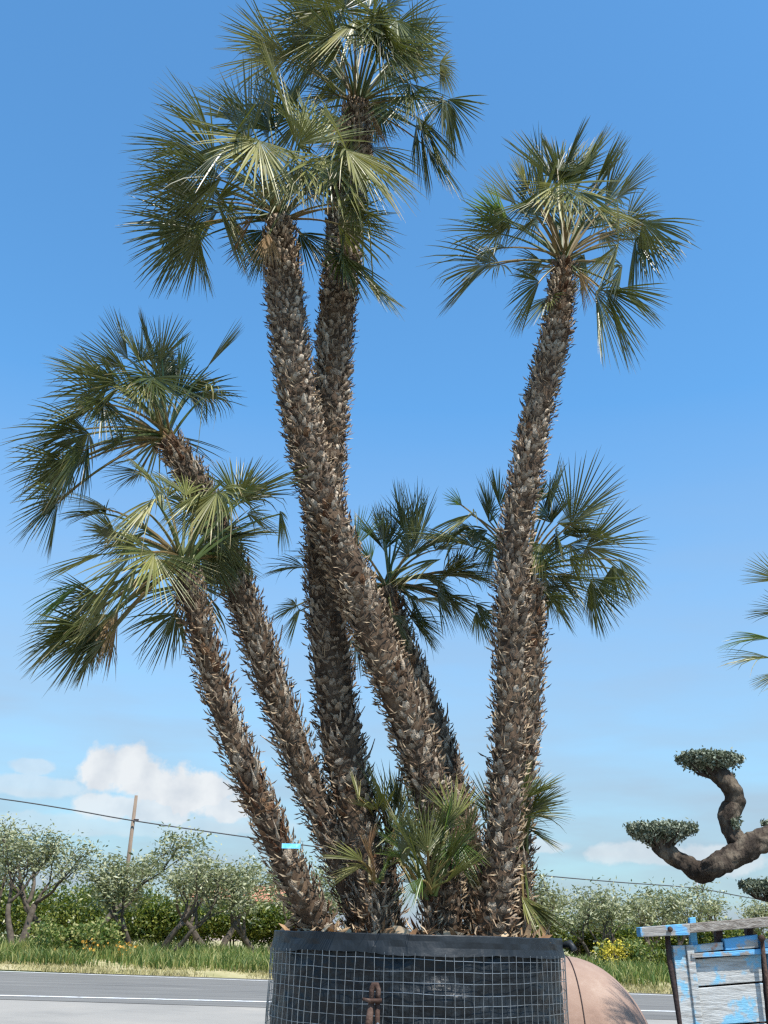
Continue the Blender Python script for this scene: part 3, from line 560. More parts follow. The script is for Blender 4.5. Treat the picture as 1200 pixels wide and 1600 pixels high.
# suckers round the foot
def sucker(label, pix, base, Y, specs, extra=0):
    s = palm(label, pix, 'young_fan_palm', 'palm')
    make_trunk(s, pix, spacing=.05, per=8, kinds=('stub', 'spike'), limit=70)
    make_crown(s, base, Y, [(*q[:6], {**(q[6] if len(q) > 6 else {}), 'n': 20, 'droop': random.uniform(.02, .14), 'm': (q[6] if len(q) > 6 else {}).get('m', 'g') if k % 3 else ('d' if (q[6] if len(q) > 6 else {}).get('m') == 'd' else 'g')}) for k, q in enumerate(specs)], extra, dup=.35)
sucker('small green fan palm sprouting between the trunks at the centre of the planter', [(668, 1400, 16, 4.72), (670, 1425, 20, 4.72), (672, 1458, 24, 4.72)], (668, 1400), 4.72, [
    (652, 1334, -.2, 645, 1266, -.25, D_(m='y', spread=.9)), (659, 1350, -.1, 585, 1285, -.1, D_(m='y', spread=.7)), (731, 1306, .1, 757, 1240, .15), (709, 1280, .1, 700, 1205, .15, D_(m='y')), (709, 1328, -.1, 745, 1290, -.15, D_(m='y')),
    (716, 1313, 0, 712, 1375, -.1, D_(spread=1.0, m='y')), (690, 1300, -.15, 720, 1245, -.2, D_(m='y', spread=1.0)), (640, 1330, .1, 600, 1310, .1), (725, 1330, .1, 755, 1320, .1), (668, 1330, -.22, 668, 1248, -.25, D_(m='y', spread=1.1)), (690, 1320, -.1, 715, 1222, -.1, D_(m='y', spread=1.0)), (655, 1352, -.2, 600, 1250, -.2, D_(m='g', spread=1.0)), (700, 1345, -.1, 770, 1265, -.1, D_(spread=1.1)), (640, 1345, -.1, 585, 1330, -.15, D_(m='y', spread=.9)), (720, 1350, -.1, 745, 1390, -.15), (650, 1330, .1, 630, 1225, .1), (660, 1370, -.2, 640, 1420, -.25, D_(m='y', spread=.7))])
sucker('young dark fan palm with splayed fronds behind the foot of the left tall trunk', [(607, 1335, 28, 5.35), (610, 1400, 36, 5.35), (612, 1458, 40, 5.35)], (607, 1335), 5.35, [
    (613, 1278, 0, 572, 1188, 0, D_(m='y')), (612, 1285, -.1, 560, 1232, -.1), (640, 1256, 0, 625, 1186, 0), (605, 1262, -.2, 556, 1270, -.25), (560, 1252, -.5, 545, 1200, -.5, D_(m='p', spread=.9)), (625, 1295, .1, 690, 1260, .1), (640, 1380, .1, 640, 1330, .1),
    (600, 1310, -.2, 570, 1330, -.3, D_(m='y')), (630, 1290, .2, 660, 1240, .2), (650, 1400, 0, 628, 1355, 0), (600, 1270, -.35, 560, 1180, -.35), (620, 1262, -.3, 640, 1175, -.3), (590, 1265, -.4, 540, 1240, -.45, D_(m='y')), (625, 1275, -.3, 600, 1200, -.3), (618, 1300, -.3, 575, 1330, -.35)])
sucker('low fan palm with one dried brown frond and one yellow frond at the front', [(588, 1385, 20, 4.7), (592, 1420, 26, 4.7), (596, 1458, 32, 4.7)], (588, 1385), 4.7, [
    (586, 1362, -.1, 560, 1298, -.1, D_(m='d', spread=.45, droop=.02)), (566, 1345, -.15, 492, 1338, -.2, D_(m='p', spread=1.3, droop=.2)), (570, 1352, -.05, 512, 1385, -.1, D_(m='p', spread=.8)), (575, 1335, .1, 590, 1285, .1, D_(m='d', spread=.4)), (600, 1360, .1, 640, 1330, .1)])
sucker('young fan palm fanning out to the right behind the slender trunk', [(814, 1330, 30, 5.2), (812, 1400, 36, 5.2), (810, 1458, 40, 5.2)], (814, 1330), 5.2, [
    (812, 1263, 0, 856, 1200, 0, D_(m='y', spread=.9)), (826, 1267, 0, 894, 1245, 0, D_(m='g', spread=1.0)), (815, 1290, -.05, 866, 1300, -.05, D_(spread=.9)), (815, 1400, -.1, 846, 1465, -.15, D_(m='y', spread=.8)), (800, 1250, .1, 778, 1190, .1), (812, 1280, .1, 870, 1270, .1, D_(m='y')), (818, 1250, 0, 880, 1205, 0, D_(spread=.9)), (822, 1275, -.05, 900, 1270, -.05, D_(spread=.8)), (815, 1255, .05, 830, 1180, .05, D_(spread=.8)), (770, 1270, .1, 745, 1200, .15), (765, 1290, .05, 735, 1240, .05), (825, 1295, 0, 880, 1330, 0, D_(spread=.7)), (822, 1410, -.1, 880, 1460, -.1, D_(spread=.4))])
# the next palm, mostly outside the picture on the right
pixR = [(1290, 1015, 44, 5.5), (1296, 1100, 54, 5.5), (1305, 1250, 58, 5.5), (1320, 1400, 60, 5.5), (1330, 1500, 64, 5.5), (1350, 1815, 66, 5.5)]
pr_ = palm('fan palm whose frond tips reach in at the right edge of the picture', pixR, group='other palms of the yard')
make_trunk(pr_, pixR, spacing=.075, per=8, kinds=('cup', 'stub'), limit=10)
make_crown(pr_, (1290, 1015), 5.5, [
    (1222, 907, 0, 1158, 882, 0, D_(m='p', spread=.7)), (1238, 955, 0, 1164, 950, 0, D_(spread=.8)), (1205, 998, 0, 1118, 994, 0, D_(m='y', spread=.5)), (1206, 1028, -.1, 1123, 1030, -.1, D_(spread=.7)), (1222, 1050, 0, 1178, 1078, 0, D_(spread=1.2)),
    (1260, 930, 0, 1230, 860, 0), (1330, 930, 0, 1370, 870, 0), (1350, 1000, 0, 1410, 1010, 0), (1270, 1050, -.3, 1245, 1110, -.4), (1300, 950, .3, 1300, 880, .4)], extra=0, dup=0)

# ------------------------------------------------------------------ planter
PC = P(652, 1462, 5.2); PR = .70; RIM = float(PC[2]) + .006
pl = thing('planter', 'big round black planter wrapped in galvanised wire mesh, foreground centre', 'planter', (float(PC[0]), float(PC[1]), 0))
nseg = 240; b = MB()
zs = np.linspace(0, RIM - .07, 60)
for z in zs:
    for k in range(nseg):
        a = 2 * math.pi * k / nseg
        q = Vector((math.cos(a) * 5, math.sin(a) * 5, z * 11)); w = mnoise.noise(q) * .013 + mnoise.noise(q * 2.7) * .009 - .006
        r = PR + .006 * (RIM - z) + w; b.v.append((r * math.cos(a), r * math.sin(a), z))
for i in range(len(zs) - 1):
    for k in range(nseg): b.f.append((i * nseg + k, i * nseg + (k + 1) % nseg, (i + 1) * nseg + (k + 1) % nseg, (i + 1) * nseg + k))
b.build('liner', m_liner, pl, smooth=True)
b = MB()
BS = 320
for k in range(BS):
    a = 2 * math.pi * k / BS; cs_ = Vector((math.cos(a), math.sin(a), 0)); e = mnoise.noise(cs_ * 3 + Vector((0, 0, 1.7))); e2 = mnoise.noise(cs_ * 11 + Vector((0, 0, 4.7))); e3 = mnoise.noise(cs_ * 26 + Vector((0, 0, 9)))
    low = RIM - .080 - .013 * e - .004 * e3; top = RIM + .003 * e2
    for r, z in ((PR - .02, RIM - .1), (PR - .003, top - .001), (PR + .004, top), (PR + .007 + .002 * e3, top - .004), (PR + .008 + .005 * e2, top - .028 + .006 * e), (PR + .010 - .005 * e2 + .003 * e3, top - .052), (PR + .017 + .006 * e + .004 * e3, low), (PR + .008, low + .003)):
        b.v.append((r * math.cos(a), r * math.sin(a), z))
for k in range(BS):
    for j in range(7): b.f.append((k * 8 + j, ((k + 1) % BS) * 8 + j, ((k + 1) % BS) * 8 + j + 1, k * 8 + j + 1))
b.build('rim_band', m_band, pl, smooth=False)
b = MB(); b.lathe([(0.001, RIM - .05), (.3, RIM - .055), (PR - .02, RIM - .08)], 40); b.build('soil', m_soil, pl, smooth=True)
b = MB()      # knotted corner of the fold
for t in range(1): b.tube([(PR * .985, -.12, RIM - .03), (PR + .03, -.14, RIM - .022), (PR + .045, -.15, RIM - .045), (PR + .03, -.16, RIM - .05)], [.012, .02, .018, .006], 8)
b.build('fold_knot', m_band, pl, smooth=True)
cage = bpy.data.objects.new('wire_cage', None); C.objects.link(cage); cage.parent = pl
WR = PR + .013; rows = int((RIM - .10) / .0435)
for j in range(rows):
    z = RIM - .098 - j * .0435; pts = []
    ph = random.uniform(0, 6)
    for k in range(97):
        a = 2 * math.pi * k / 96; w = WR + .006 * (RIM - z) + .003 * math.sin(5 * a + ph)
        pts.append((w * math.cos(a), w * math.sin(a), z + .004 * math.sin(2 * a + ph * .6) + .0018 * math.sin(7 * a + ph * 2) + .001 * math.sin(19 * a + ph * 3)))
    b = MB(); b.tube(pts, [.0016] * 97, 5, cap=False); b.build('wire', m_wire, cage)
nv = 104
for k in range(nv):
    a = 2 * math.pi * k / nv
    if math.sin(a) > .35: continue          # the far side is never seen
    pts = []
    for z in np.linspace(.02, RIM - .075, 14):
        aa = a + .0032 * math.sin(z * 9 + k) + .0018 * math.sin(z * 31 + k * 2.3) + .003 * math.sin(k * 1.9); w = WR + .004 + .006 * (RIM - z) + .002 * math.sin(z * 13 + k * 1.7); pts.append((w * math.cos(aa), w * math.sin(aa), z))
    b = MB(); b.tube(pts, [.0014] * 14, 5, cap=False); b.build('wire', m_wire, cage)
# litter of husks on the soil
V = []; Fq = []
for k in range(420):
    a = random.uniform(0, 2 * math.pi); r = PR * .93 * math.sqrt(random.random()); c = PC + np.array([r * math.cos(a), r * math.sin(a), -.055 + random.uniform(0, .065)])
    d = rng.normal(size=3); d[2] = abs(d[2]) * .7; d /= np.linalg.norm(d); s = np.cross(d, rng.normal(size=3)); s /= np.linalg.norm(s); n_ = np.cross(d, s)
    l = random.uniform(.04, .11); w = random.uniform(.008, .022); o = len(V)
    V += [c - s * w, c + n_ * w * .5, c + s * w, c + d * l * .6 - s * w * .8 + n_ * .01, c + d * l * .6 + n_ * w * .5, c + d * l * .6 + s * w * .8 + n_ * .01, c + d * l + n_ * .025]
    Fq += [(o, o + 1, o + 4), (o, o + 4, o + 3), (o + 1, o + 2, o + 5), (o + 1, o + 5, o + 4), (o + 3, o + 4, o + 6), (o + 4, o + 5, o + 6)]
lit = np_mesh('husk_litter', np.array(V), Fq, m_husk, None, 'stuff'); tag(lit, 'loose dry orange husks lying on the soil inside the planter', 'litter')
# rusty clamp bar in front of the mesh
hx = P(586, 1538, 4.42)
ck = thing('iron_bar', 'rusty iron bar with a looped head standing against the planter mesh', 'iron bar', (float(hx[0]), float(hx[1]), 0))
b = MB(); zt = float(hx[2])
b.tube([(-.012, 0, zt - .07), (-.014, 0, zt - .02), (-.006, 0, zt), (.006, 0, zt), (.014, 0, zt - .02), (.013, 0, zt - .07)], [.011] * 6, 8); b.build('loop', m_rust, ck, True)
b = MB(); b.tube([(-.012, .004, zt - .06), (-.022, .002, zt - .15), (-.02, 0, zt - .5), (-.02, -.01, 0)], [.012, .016, .016, .017], 8); b.build('shaft', m_rust, ck, True)
b = MB(); b.tube([(.013, .004, zt - .06), (.014, .0, zt - .16), (.012, 0, zt - .5), (.012, -.01, 0)], [.010, .010, .010, .011], 8); b.build('shaft', m_rust, ck, True)
b = MB(); b.tube([(-.05, -.005, zt - .055), (-.02, -.012, zt - .06), (.03, -.014, zt - .058)], [.006, .008, .008], 6); b.build('pin', m_rust, ck, True)
b = MB(); b.tube([(.012, -.012, zt - .14), (.035, -.014, zt - .165), (.06, -.012, zt - .172)], [.006, .005, .004], 6); b.build('wire_tail', m_wire, ck, True)
# pale blue tag on the short trunk
tp = P(455, 1322, 4.68); b = MB(); b.box((0, 0, 0), (.086, .004, .022)); tg = b.build('plant_tag', m_tag); tg.location = tuple(tp); tg.rotation_euler = (R(-8), R(-1), R(4))
tag(tg, 'small pale blue plastic tag fixed to the short leaning trunk', 'tag')

# ------------------------------------------------------------------ terracotta jar
jc = P(880, 1640, 6.9); prof_j = []
rj = .62
jb = thing('terracotta_jar', 'large smooth pale pink terracotta jar lying behind the planter', 'jar', (float(jc[0]), float(jc[1]), 0))
S_ = np.array([[0, 0, 1], [1, 0, 0], [0, 1, 0]], float)
JL = .60
prof_j = [(rj * (1 - max(0, u) ** 2.15) ** .62 if u >= 0 else rj * (1 - .10 * u * u), u * JL) for u in list(np.linspace(-1.0, 0, 8)) + list(np.linspace(.04, .995, 30))]
prof_j = [(max(.02, r), z) for r, z in prof_j]
zj = float(P(880, 1493, 6.9)[2]) - rj
b = MB(); b.lathe(prof_j, 72, (np.array([0.0, 0, zj]), S_)); b.lathe([(.002, -JL * .9), (rj * .8, -JL), (rj * .9, -JL)], 72, (np.array([0, 0, zj]), S_)); b.build('body', m_terra, jb, True)
b = MB(); pts = [(.035, math.cos(a) * (rj + .001), zj + math.sin(a) * (rj + .001)) for a in np.linspace(0, 2 * math.pi, 80)]; b.tube(pts, [.004] * 80, 6, cap=False); b.build('binding_wire', m_iron, jb)
b = MB()
for xx in (-.35, .3): b.box((xx, 0, max(.05, zj - rj) / 2), (.12, .8, max(.05, zj - rj) + .06))
b.build('chock', m_pole, jb)

# ------------------------------------------------------------------ painted cart
CY = 4.6
ct = thing('painted_cart', 'old wooden cart side with flaking blue paint at the right edge', 'cart', tuple(map(float, (gx(1130, CY), CY, 0))))
cb_ = np.array(ct.location)
def plank(name, quad, th, m, Y=CY, label=None, extend=False, split=4):
    """a plank whose front face has the corners given in the photograph (tl, tr, br, bl), th metres thick"""
    q = [P(x, y, Y) - cb_ for x, y in quad]
    if extend:
        for i, j in ((3, 0), (2, 1)):
            d = q[i] - q[j]; q[i] = q[i] + d * ((q[i][2] - .02) / -d[2])
    b = MB(); rows_ = split
    for t in np.linspace(0, 1, rows_ + 1):
        l = q[0] * (1 - t) + q[3] * t; r_ = q[1] * (1 - t) + q[2] * t
        for p, sg in ((l, -1), (r_, 1)):
            jx = np.array([random.uniform(-.002, .002), 0, 0]); b.v.append(tuple(p + jx)); b.v.append(tuple(p + jx + np.array([0, th, 0])))
    for i in range(rows_):
        a = i * 4; c = a + 4
        b.f += [(a, a + 2, c + 2, c), (a + 3, a + 1, c + 1, c + 3), (a + 1, a, c, c + 1), (a + 2, a + 3, c + 3, c + 2)]
    b.f += [(0, 1, 3, 2), (rows_ * 4, rows_ * 4 + 2, rows_ * 4 + 3, rows_ * 4 + 1)]
    me = b.mesh(name); me.materials.append(m); o = link(name, me, ct)
    bev = o.modifiers.new('bevel', 'BEVEL'); bev.width = .003; bev.segments = 2
    if label: o['label'] = label
    return o
plank('top_rail', [(1000, 1449), (1078, 1443), (1078, 1461), (1002, 1464)], .07, m_rail, CY - .06, 'blue painted end of the top rail')
plank('top_rail', [(1078, 1443), (1230, 1430), (1230, 1446), (1078, 1458)], .07, mat('bare_rail_wood', [(.10, .08, .065), (.24, .21, .18), (.42, .39, .35)], scale=9, rough=.85, bump=.6, bscale=30, stretch=(3, 8, 10)), CY - .058, 'bare grey wood of the top rail')
plank('post', [(1052, 1478), (1070, 1477), (1094, 1640), (1070, 1640)], .05, m_board, CY - .01, extend=True)
plank('post', [(1072, 1477), (1083, 1476), (1103, 1640), (1092, 1640)], .05, m_board, CY - .022, extend=True)
plank('upright', [(1078, 1434), (1087, 1433), (1091, 1480), (1080, 1480)], .03, m_bluepaint, CY + .015)
plank('upright', [(1119, 1450), (1129, 1449), (1131, 1482), (1121, 1482)], .04, m_iron, CY + .02)
plank('upright', [(1167, 1446), (1177, 1445), (1178, 1465), (1168, 1465)], .04, m_iron, CY + .02)
plank('board', [(1083, 1477), (1129, 1472), (1131, 1484), (1084, 1489)], .05, m_board, CY - .012)
plank('board', [(1131, 1467), (1184, 1460), (1185, 1481), (1134, 1485)], .05, m_rail, CY - .02)
plank('ledge', [(1080, 1490), (1230, 1480), (1230, 1489), (1081, 1497)], .06, m_rail, CY - .03)
plank('board', [(1084, 1499), (1189, 1491), (1192, 1533), (1090, 1541)], .03, m_board, CY + .0)
plank('board', [(1090, 1544), (1192, 1536), (1198, 1596), (1098, 1603)], .03, m_board, CY + .0)
plank('board', [(1098, 1606), (1198, 1599), (1204, 1660), (1106, 1665)], .03, m_board, CY + .0)
plank('board', [(1200, 1490), (1300, 1484), (1304, 1527), (1202, 1533)], .03, m_board, CY + .0)
plank('board', [(1202, 1536), (1304, 1530), (1308, 1592), (1206, 1597)], .03, m_board, CY + .01)
plank('board', [(1206, 1600), (1308, 1595), (1312, 1655), (1212, 1660)], .03, m_board, CY + .01)
plank('board', [(1188, 1467), (1300, 1462), (1300, 1478), (1189, 1481)], .04, m_board, CY - .01)
plank('gap_backing', [(1086, 1482), (1300, 1470), (1306, 1655), (1108, 1660)], .02, m_iron, CY + .045)  # dark backing added so the gaps between the boards read as shade
plank('post', [(1300, 1440), (1322, 1438), (1332, 1640), (1310, 1640)], .06, m_rail, CY - .01, extend=True)
def rod(name, pts, r, m, Y=CY):
    q = [P(x, y, Y) - cb_ for x, y in pts]; d = q[-1] - q[-2]; q.append(q[-1] + d * ((q[-1][2] - .01) / -d[2]) if d[2] < 0 else q[-1])
    b = MB(); b.tube(q, [r] * len(q), 8); return b.build(name, m, ct, True)
rod('iron_stay', [(1043, 1462), (1046, 1500), (1055, 1550), (1066, 1620)], .012, m_iron, CY)
rod('iron_stay', [(1190, 1462), (1194, 1500), (1201, 1560), (1209, 1620)], .009, m_rust, CY - .040)
b = MB(); hp = P(1190, 1466, CY - .05) - cb_; b.lathe([(.001, -.014), (.012, -.012), (.015, 0), (.012, .012), (.001, .014)], 12, (hp, np.array([[1, 0, 0], [0, 0, 1], [0, 1, 0]], float))); b.build('bolt_head', m_rust, ct, True)
b = MB(); hp = P(1047, 1452, CY - .068) - cb_; b.lathe([(.001, -.012), (.010, -.010), (.012, 0), (.001, .002)], 10, (hp, np.array([[1, 0, 0], [0, 0, 1], [0, 1, 0]], float))); b.build('bolt_head', m_rust, ct, True)

# ------------------------------------------------------------------ foliage helpers
def leaf_quads(cent, size, aspect=.38, up=.0, rg=rng):
    """one folded rhombic leaf (2 triangles) per centre"""
    n = len(cent); d = rg.normal(size=(n, 3)); d[:, 2] += up; d /= np.linalg.norm(d, axis=1)[:, None]
    s = np.cross(d, rg.normal(size=(n, 3))); s /= np.linalg.norm(s, axis=1)[:, None] + 1e-9
    l = (size * rg.uniform(.65, 1.3, n))[:, None]
    V = np.stack([cent - d * l / 2, cent + s * l * aspect / 2, cent + d * l / 2, cent - s * l * aspect / 2], 1).reshape(-1, 3)
    Fq = np.arange(4 * n).reshape(n, 4)
    return V, Fq
def branch_tree(b, p, d, length, r, lev, tips, spread=.7, upb=.25, rs=random):
    n = 5; pts = [np.array(p)]; q = np.array(p); dd = np.array(d)
    for i in range(n):
        dd = dd + np.array([rs.uniform(-.22, .22), rs.uniform(-.22, .22), rs.uniform(-.1, .2)]); dd /= np.linalg.norm(dd)
        q = q + dd * length / n; pts.append(q.copy())
    r1 = r * (.55 if lev > 0 else .25)
    b.tube(pts, np.linspace(r, r1, n + 1), n=max(4, 4 + lev), wob=.1 if lev > 1 else 0)
    if lev == 0: tips.append(pts); return
    for k in range(3 if lev > 1 else 4):
        i = rs.choice((3, 4, 5)) if k else 5
        e = dd + np.array([rs.uniform(-spread, spread), rs.uniform(-spread, spread), rs.uniform(-.25, .5) + upb * .5]); e /= np.linalg.norm(e)
        branch_tree(b, pts[i], e, length * rs.uniform(.55, .85), r1 * .8, lev - 1, tips, spread, upb, rs)
def olive(px, Y, height, label, seed, leaves=5200, lean=0.0, stems=2, group='olive trees along the far verge', wide=1.4):
    rs = random.Random(seed); rg = np.random.default_rng(seed); x = gx(px, Y); z = bank_z(x, Y)
    t = thing('olive_tree', label, 'tree', (x, Y, z), group)
    b = MB(); tips = []
    for k in range(stems):
        sg = (-1 if k % 2 else 1) * rs.uniform(.25, .6) if stems > 1 else 0
        d = np.array([sg + lean, rs.uniform(-.25, .25), 1.0]); d /= np.linalg.norm(d)
        branch_tree(b, (sg * .12, 0, -.1), d, height * .36, height * .026 * rs.uniform(.7, 1.15), 3, tips, .75, .25, rs)
    b.build('trunk', m_greybark, t, True)
    cs = []
    per = max(6, leaves // len(tips))
    for pts in tips:
        pts = np.array(pts); pt_ = max(4, int(per * rg.choice([.3, .7, 1.0, 1.7]))); k = rg.integers(0, len(pts), pt_); sp = rg.uniform(.09, .26); c = pts[k] + rg.normal(size=(pt_, 3)) * np.array([sp, sp, sp * .9]); cs.append(c)
    cs = np.vstack(cs); V, Fq = leaf_quads(cs, .125, .34, .2, rg)
    s = height / max(1e-3, np.percentile(V[:, 2], 99.0))
    np_mesh('crown', V, Fq, m_olive, t)
    for ch in t.children: ch.scale = (s * wide, s, s)
    return t
oliv = [(28, 38.5, 4.4, 'tall thin-crowned olive tree at the left edge of the picture', 1, 2, -.1), (120, 41, 4.6, 'olive tree with bare upright shoots, between the left edge and the leaning pole', 2, 2, .1),
        (208, 38, 3.35, 'forked dark-stemmed olive tree standing in front of the leaning utility pole', 3, 1, -.05), (258, 37.5, 3.6, 'olive tree with a long limb reaching right, just right of the utility pole', 4, 2, .55),
        (335, 42, 3.5, 'wispy olive tree behind the reaching limb, left of the blue tag', 5, 2, 0), (410, 38.5, 3.4, 'olive tree beside the left edge of the planter', 6, 2, 0),
        (470, 43, 3.1, 'olive tree seen behind the base of the leaning stems', 17, 2, 0),
        (850, 43, 3.3, 'olive tree just right of the slender trunk foot', 7, 2, .1), (925, 38, 2.75, 'multi-stemmed olive tree above the terracotta jar', 8, 3, .05), (985, 43, 2.9, 'olive tree behind the yellow broom', 9, 2, 0),
        (1040, 40, 2.7, 'olive tree left of the cart rail end', 10, 2, .1), (1105, 44, 3.3, 'olive tree rising behind the cart top', 11, 2, 0), (1195, 44, 2.6, 'olive tree at the right edge behind the cart', 12, 2, 0), (-45, 41, 4.5, 'olive tree mostly cut off by the left edge', 13, 2, .2)]
for px, Y, h, lb, sd_, st, ln in oliv: olive(px, Y, h, lb, sd_, lean=ln, stems=st, leaves=3300 if px < 600 else 2700, wide=1.45 if px < 600 else 1.3)
def bush(name, px, Y, w, h, label, cat, seed, m, leaves=8500, size=.17, group=None):
    rs = random.Random(seed); rg = np.random.default_rng(seed); x = gx(px, Y); z = bank_z(x, Y)
    t = thing(name, label, cat, (x, Y, z), group)
    b = MB(); tips = []
    for k in range(3): branch_tree(b, (rs.uniform(-.15, .15), 0, -.05), np.array([rs.uniform(-.5, .5), rs.uniform(-.3, .3), .9]), h * .42, .05, 1, tips, .8, .3, rs)
    b.build('trunk', m_greybark, t, True)
    lob = [(np.array([rs.uniform(-.5, .5) * w * .75, rs.uniform(-.4, .4) * w * .6, h * rs.uniform(.3, .78)]), rs.uniform(.14, .38) * min(w, h * 1.3)) for k in range(14)]
    cs = []
    for c, r in lob:
        n = leaves // len(lob); d = rg.normal(size=(n, 3)); d /= np.linalg.norm(d, axis=1)[:, None]
        q = c + d * (r * rg.uniform(.12, 1.08, n) ** .55)[:, None] * np.array([1.1, 1, .9]); cs.append(q)
    cs = np.vstack(cs); cs = cs[cs[:, 2] > .03]
    V, Fq = leaf_quads(cs, size, .5, .1, rg); np_mesh('crown', V, Fq, m, t); return t
hedge = [(15, 45, 4.4, 2.5, 'rounded citrus tree at the left edge behind the olives'), (95, 47, 4.6, 2.5, 'citrus tree behind the forked olive trunk at far left'), (165, 46, 4.4, 2.35, 'citrus tree filling the gap left of the utility pole'),
         (235, 45, 4.0, 2.0, 'citrus tree right of the dark forked olive'), (300, 46, 4.2, 1.95, 'citrus tree under the long olive limb'), (365, 47, 4.0, 1.85, 'citrus tree between the olive limb and the planter'), (440, 46, 3.8, 2.0, 'citrus tree touching the upper left corner of the planter'),
         (835, 46, 4.0, 1.8, 'citrus tree beside the right rim of the planter'), (905, 47, 4.2, 1.8, 'citrus tree above the terracotta jar'), (980, 46, 4.0, 1.7, 'citrus tree behind the yellow broom'), (1050, 47, 4.2, 1.75, 'citrus tree left of the cart posts'), (1130, 46, 4.2, 1.75, 'citrus tree behind the cart boards'), (1200, 47, 4.2, 1.7, 'citrus tree at the right edge behind the cart')]
for i, (px, Y, w, h, lb) in enumerate(hedge): bush('citrus_tree', px, Y, w, h, lb, 'tree', 40 + i, m_citrus, group='citrus trees behind the olives')
bush('broom_bush', 962, 35.5, 1.3, 1.0, 'yellow flowering broom bush on the verge beside the jar', 'bush', 70, m_yellow, 700, .09)
bush('low_shrub', 968, 35.9, 1.6, 1.1, 'green shrub growing through the yellow broom', 'bush', 75, m_greeng, 1400, .12)
bush('low_shrub', 1015, 36, 2.2, .9, 'low dark green shrub between the broom and the cart', 'bush', 71, m_citrus, 2200, .11)
bush('low_shrub', 128, 36, 3.4, 1.1, 'low dense green shrub on the left verge', 'bush', 72, m_greeng, 3200, .14)

# grass along the verge (nobody could count it)
def grass(name, n, dy0, dy1, h, w, m, label, seed, x0=-20, x1=20, patch=True):
    rg = np.random.default_rng(seed); x = rg.uniform(x0, x1, n * 2); dy = rg.uniform(0, 1, n * 2) ** 1.2 * (dy1 - dy0) + dy0
    if patch:
        keep = (np.sin(x * 1.9 + dy) + np.sin(x * .73 + 2 * dy + 1) + rg.uniform(-1.4, 1.4, n * 2)) > -.3; x = x[keep][:n]; dy = dy[keep][:n]
    else: x = x[:n]; dy = dy[:n]
    n = len(x); y = FAR0[1] + (x - FAR0[0]) * (FAR1[1] - FAR0[1]) / (FAR1[0] - FAR0[0]) + dy
    z = np.interp(dy, [p[0] for p in prof], [p[1] for p in prof])
    hh = h * rg.uniform(.45, 1.25, n); an = rg.uniform(0, 2 * math.pi, n); le = rg.normal(size=(n, 2)) * .35 * hh[:, None]
    ca = np.cos(an) * w; sa = np.sin(an) * w; B = np.stack([x, y, z], 1)
    o1 = np.stack([ca, sa, np.zeros(n)], 1); top = B + np.stack([le[:, 0], le[:, 1], hh], 1); mid = B + np.stack([le[:, 0] * .35, le[:, 1] * .35, hh * .6], 1)
    V = np.stack([B - o1, B + o1, mid + o1 * .8, top, mid - o1 * .8], 1).reshape(-1, 3)
    i = np.arange(n) * 5; Fq = np.concatenate([np.stack([i, i + 1, i + 2], 1), np.stack([i, i + 2, i + 4], 1), np.stack([i + 4, i + 2, i + 3], 1)])
    tag(np_mesh(name, V, Fq, m, None, 'stuff'), label, 'grass')
grass('dry_grass', 15000, .05, 1.5, .13, .012, m_strawg, 'short straw coloured dry grass along the road edge', 3)
grass('green_grass', 30000, .9, 9.0, .44, .020, m_greeng, 'tall green grass growing on the bank under the olive trees', 4)
rgf = np.random.default_rng(5); fx = rgf.uniform(gx(100, 35), gx(225, 35), 110); fx = fx + .4 * np.sin(fx * 5); fy = far_y(fx) + rgf.uniform(2.4, 4.6, 110)
fz = np.array([bank_z(a, b_) for a, b_ in zip(fx, fy)]) + rgf.uniform(.22, .62, 110)
V, Fq = leaf_quads(np.stack([fx, fy, fz], 1), .10, .8, 0, rgf); tag(np_mesh('orange_flowers', V, Fq, m_orange, None, 'stuff'), 'scattered orange wild flowers in the grass left of the planter', 'flowers')

# ------------------------------------------------------------------ poles and cable
tpx = P(213, 1243, 50); bpx = P(184, 1478, 50); bpx[2] = bank_z(bpx[0], 50) - .1
pole = thing('utility_pole', 'leaning weathered wooden utility pole among the olive trees on the left', 'pole', tuple(map(float, bpx)))
b = MB(); b.tube([np.zeros(3), (tpx - bpx) * .5, (tpx - bpx)], [.13, .105, .08], 10); b.build('shaft', m_pole, pole, True)
b = MB(); q = P(213, 1281, 49.9) - bpx; b.tube([q + np.array([-.12, 0, 0]), q + np.array([.12, -.02, 0])], [.04, .04], 6); b.build('insulator_bracket', m_iron, pole)
tpx2 = P(1088, 1372, 62); b2 = tpx2.copy(); b2[2] = bank_z(b2[0], 60) - .1
pole2 = thing('street_pole', 'thin grey distant pole above the olives near the cart', 'pole', tuple(map(float, b2)))
b = MB(); b.tube([np.zeros(3), (tpx2 - b2)], [.09, .06], 8); b.build('shaft', m_metalpole, pole2, True)
b = MB(); b.tube([(-.12, 0, tpx2[2] - b2[2] - .2), (.12, 0, tpx2[2] - b2[2] - .2)], [.05, .05], 6); b.build('insulator_bracket', m_iron, pole2)
kn = [P(-260, 1214, 47), P(0, 1248, 48.5), P(110, 1265, 49.2), P(213, 1283, 49.8), P(400, 1310, 51.5), P(620, 1340, 54), P(820, 1365, 57), P(960, 1378, 59.5), P(1088, 1388, 61.8), P(1200, 1407, 64), P(1420, 1432, 68)]
b = MB(); b.tube(list(catmull(kn, 90)), list(np.linspace(.030, .030, 90)), 6); tag(b.build('power_cable', m_cable, None, True), 'single black overhead cable running past the palms from pole to pole', 'cable')
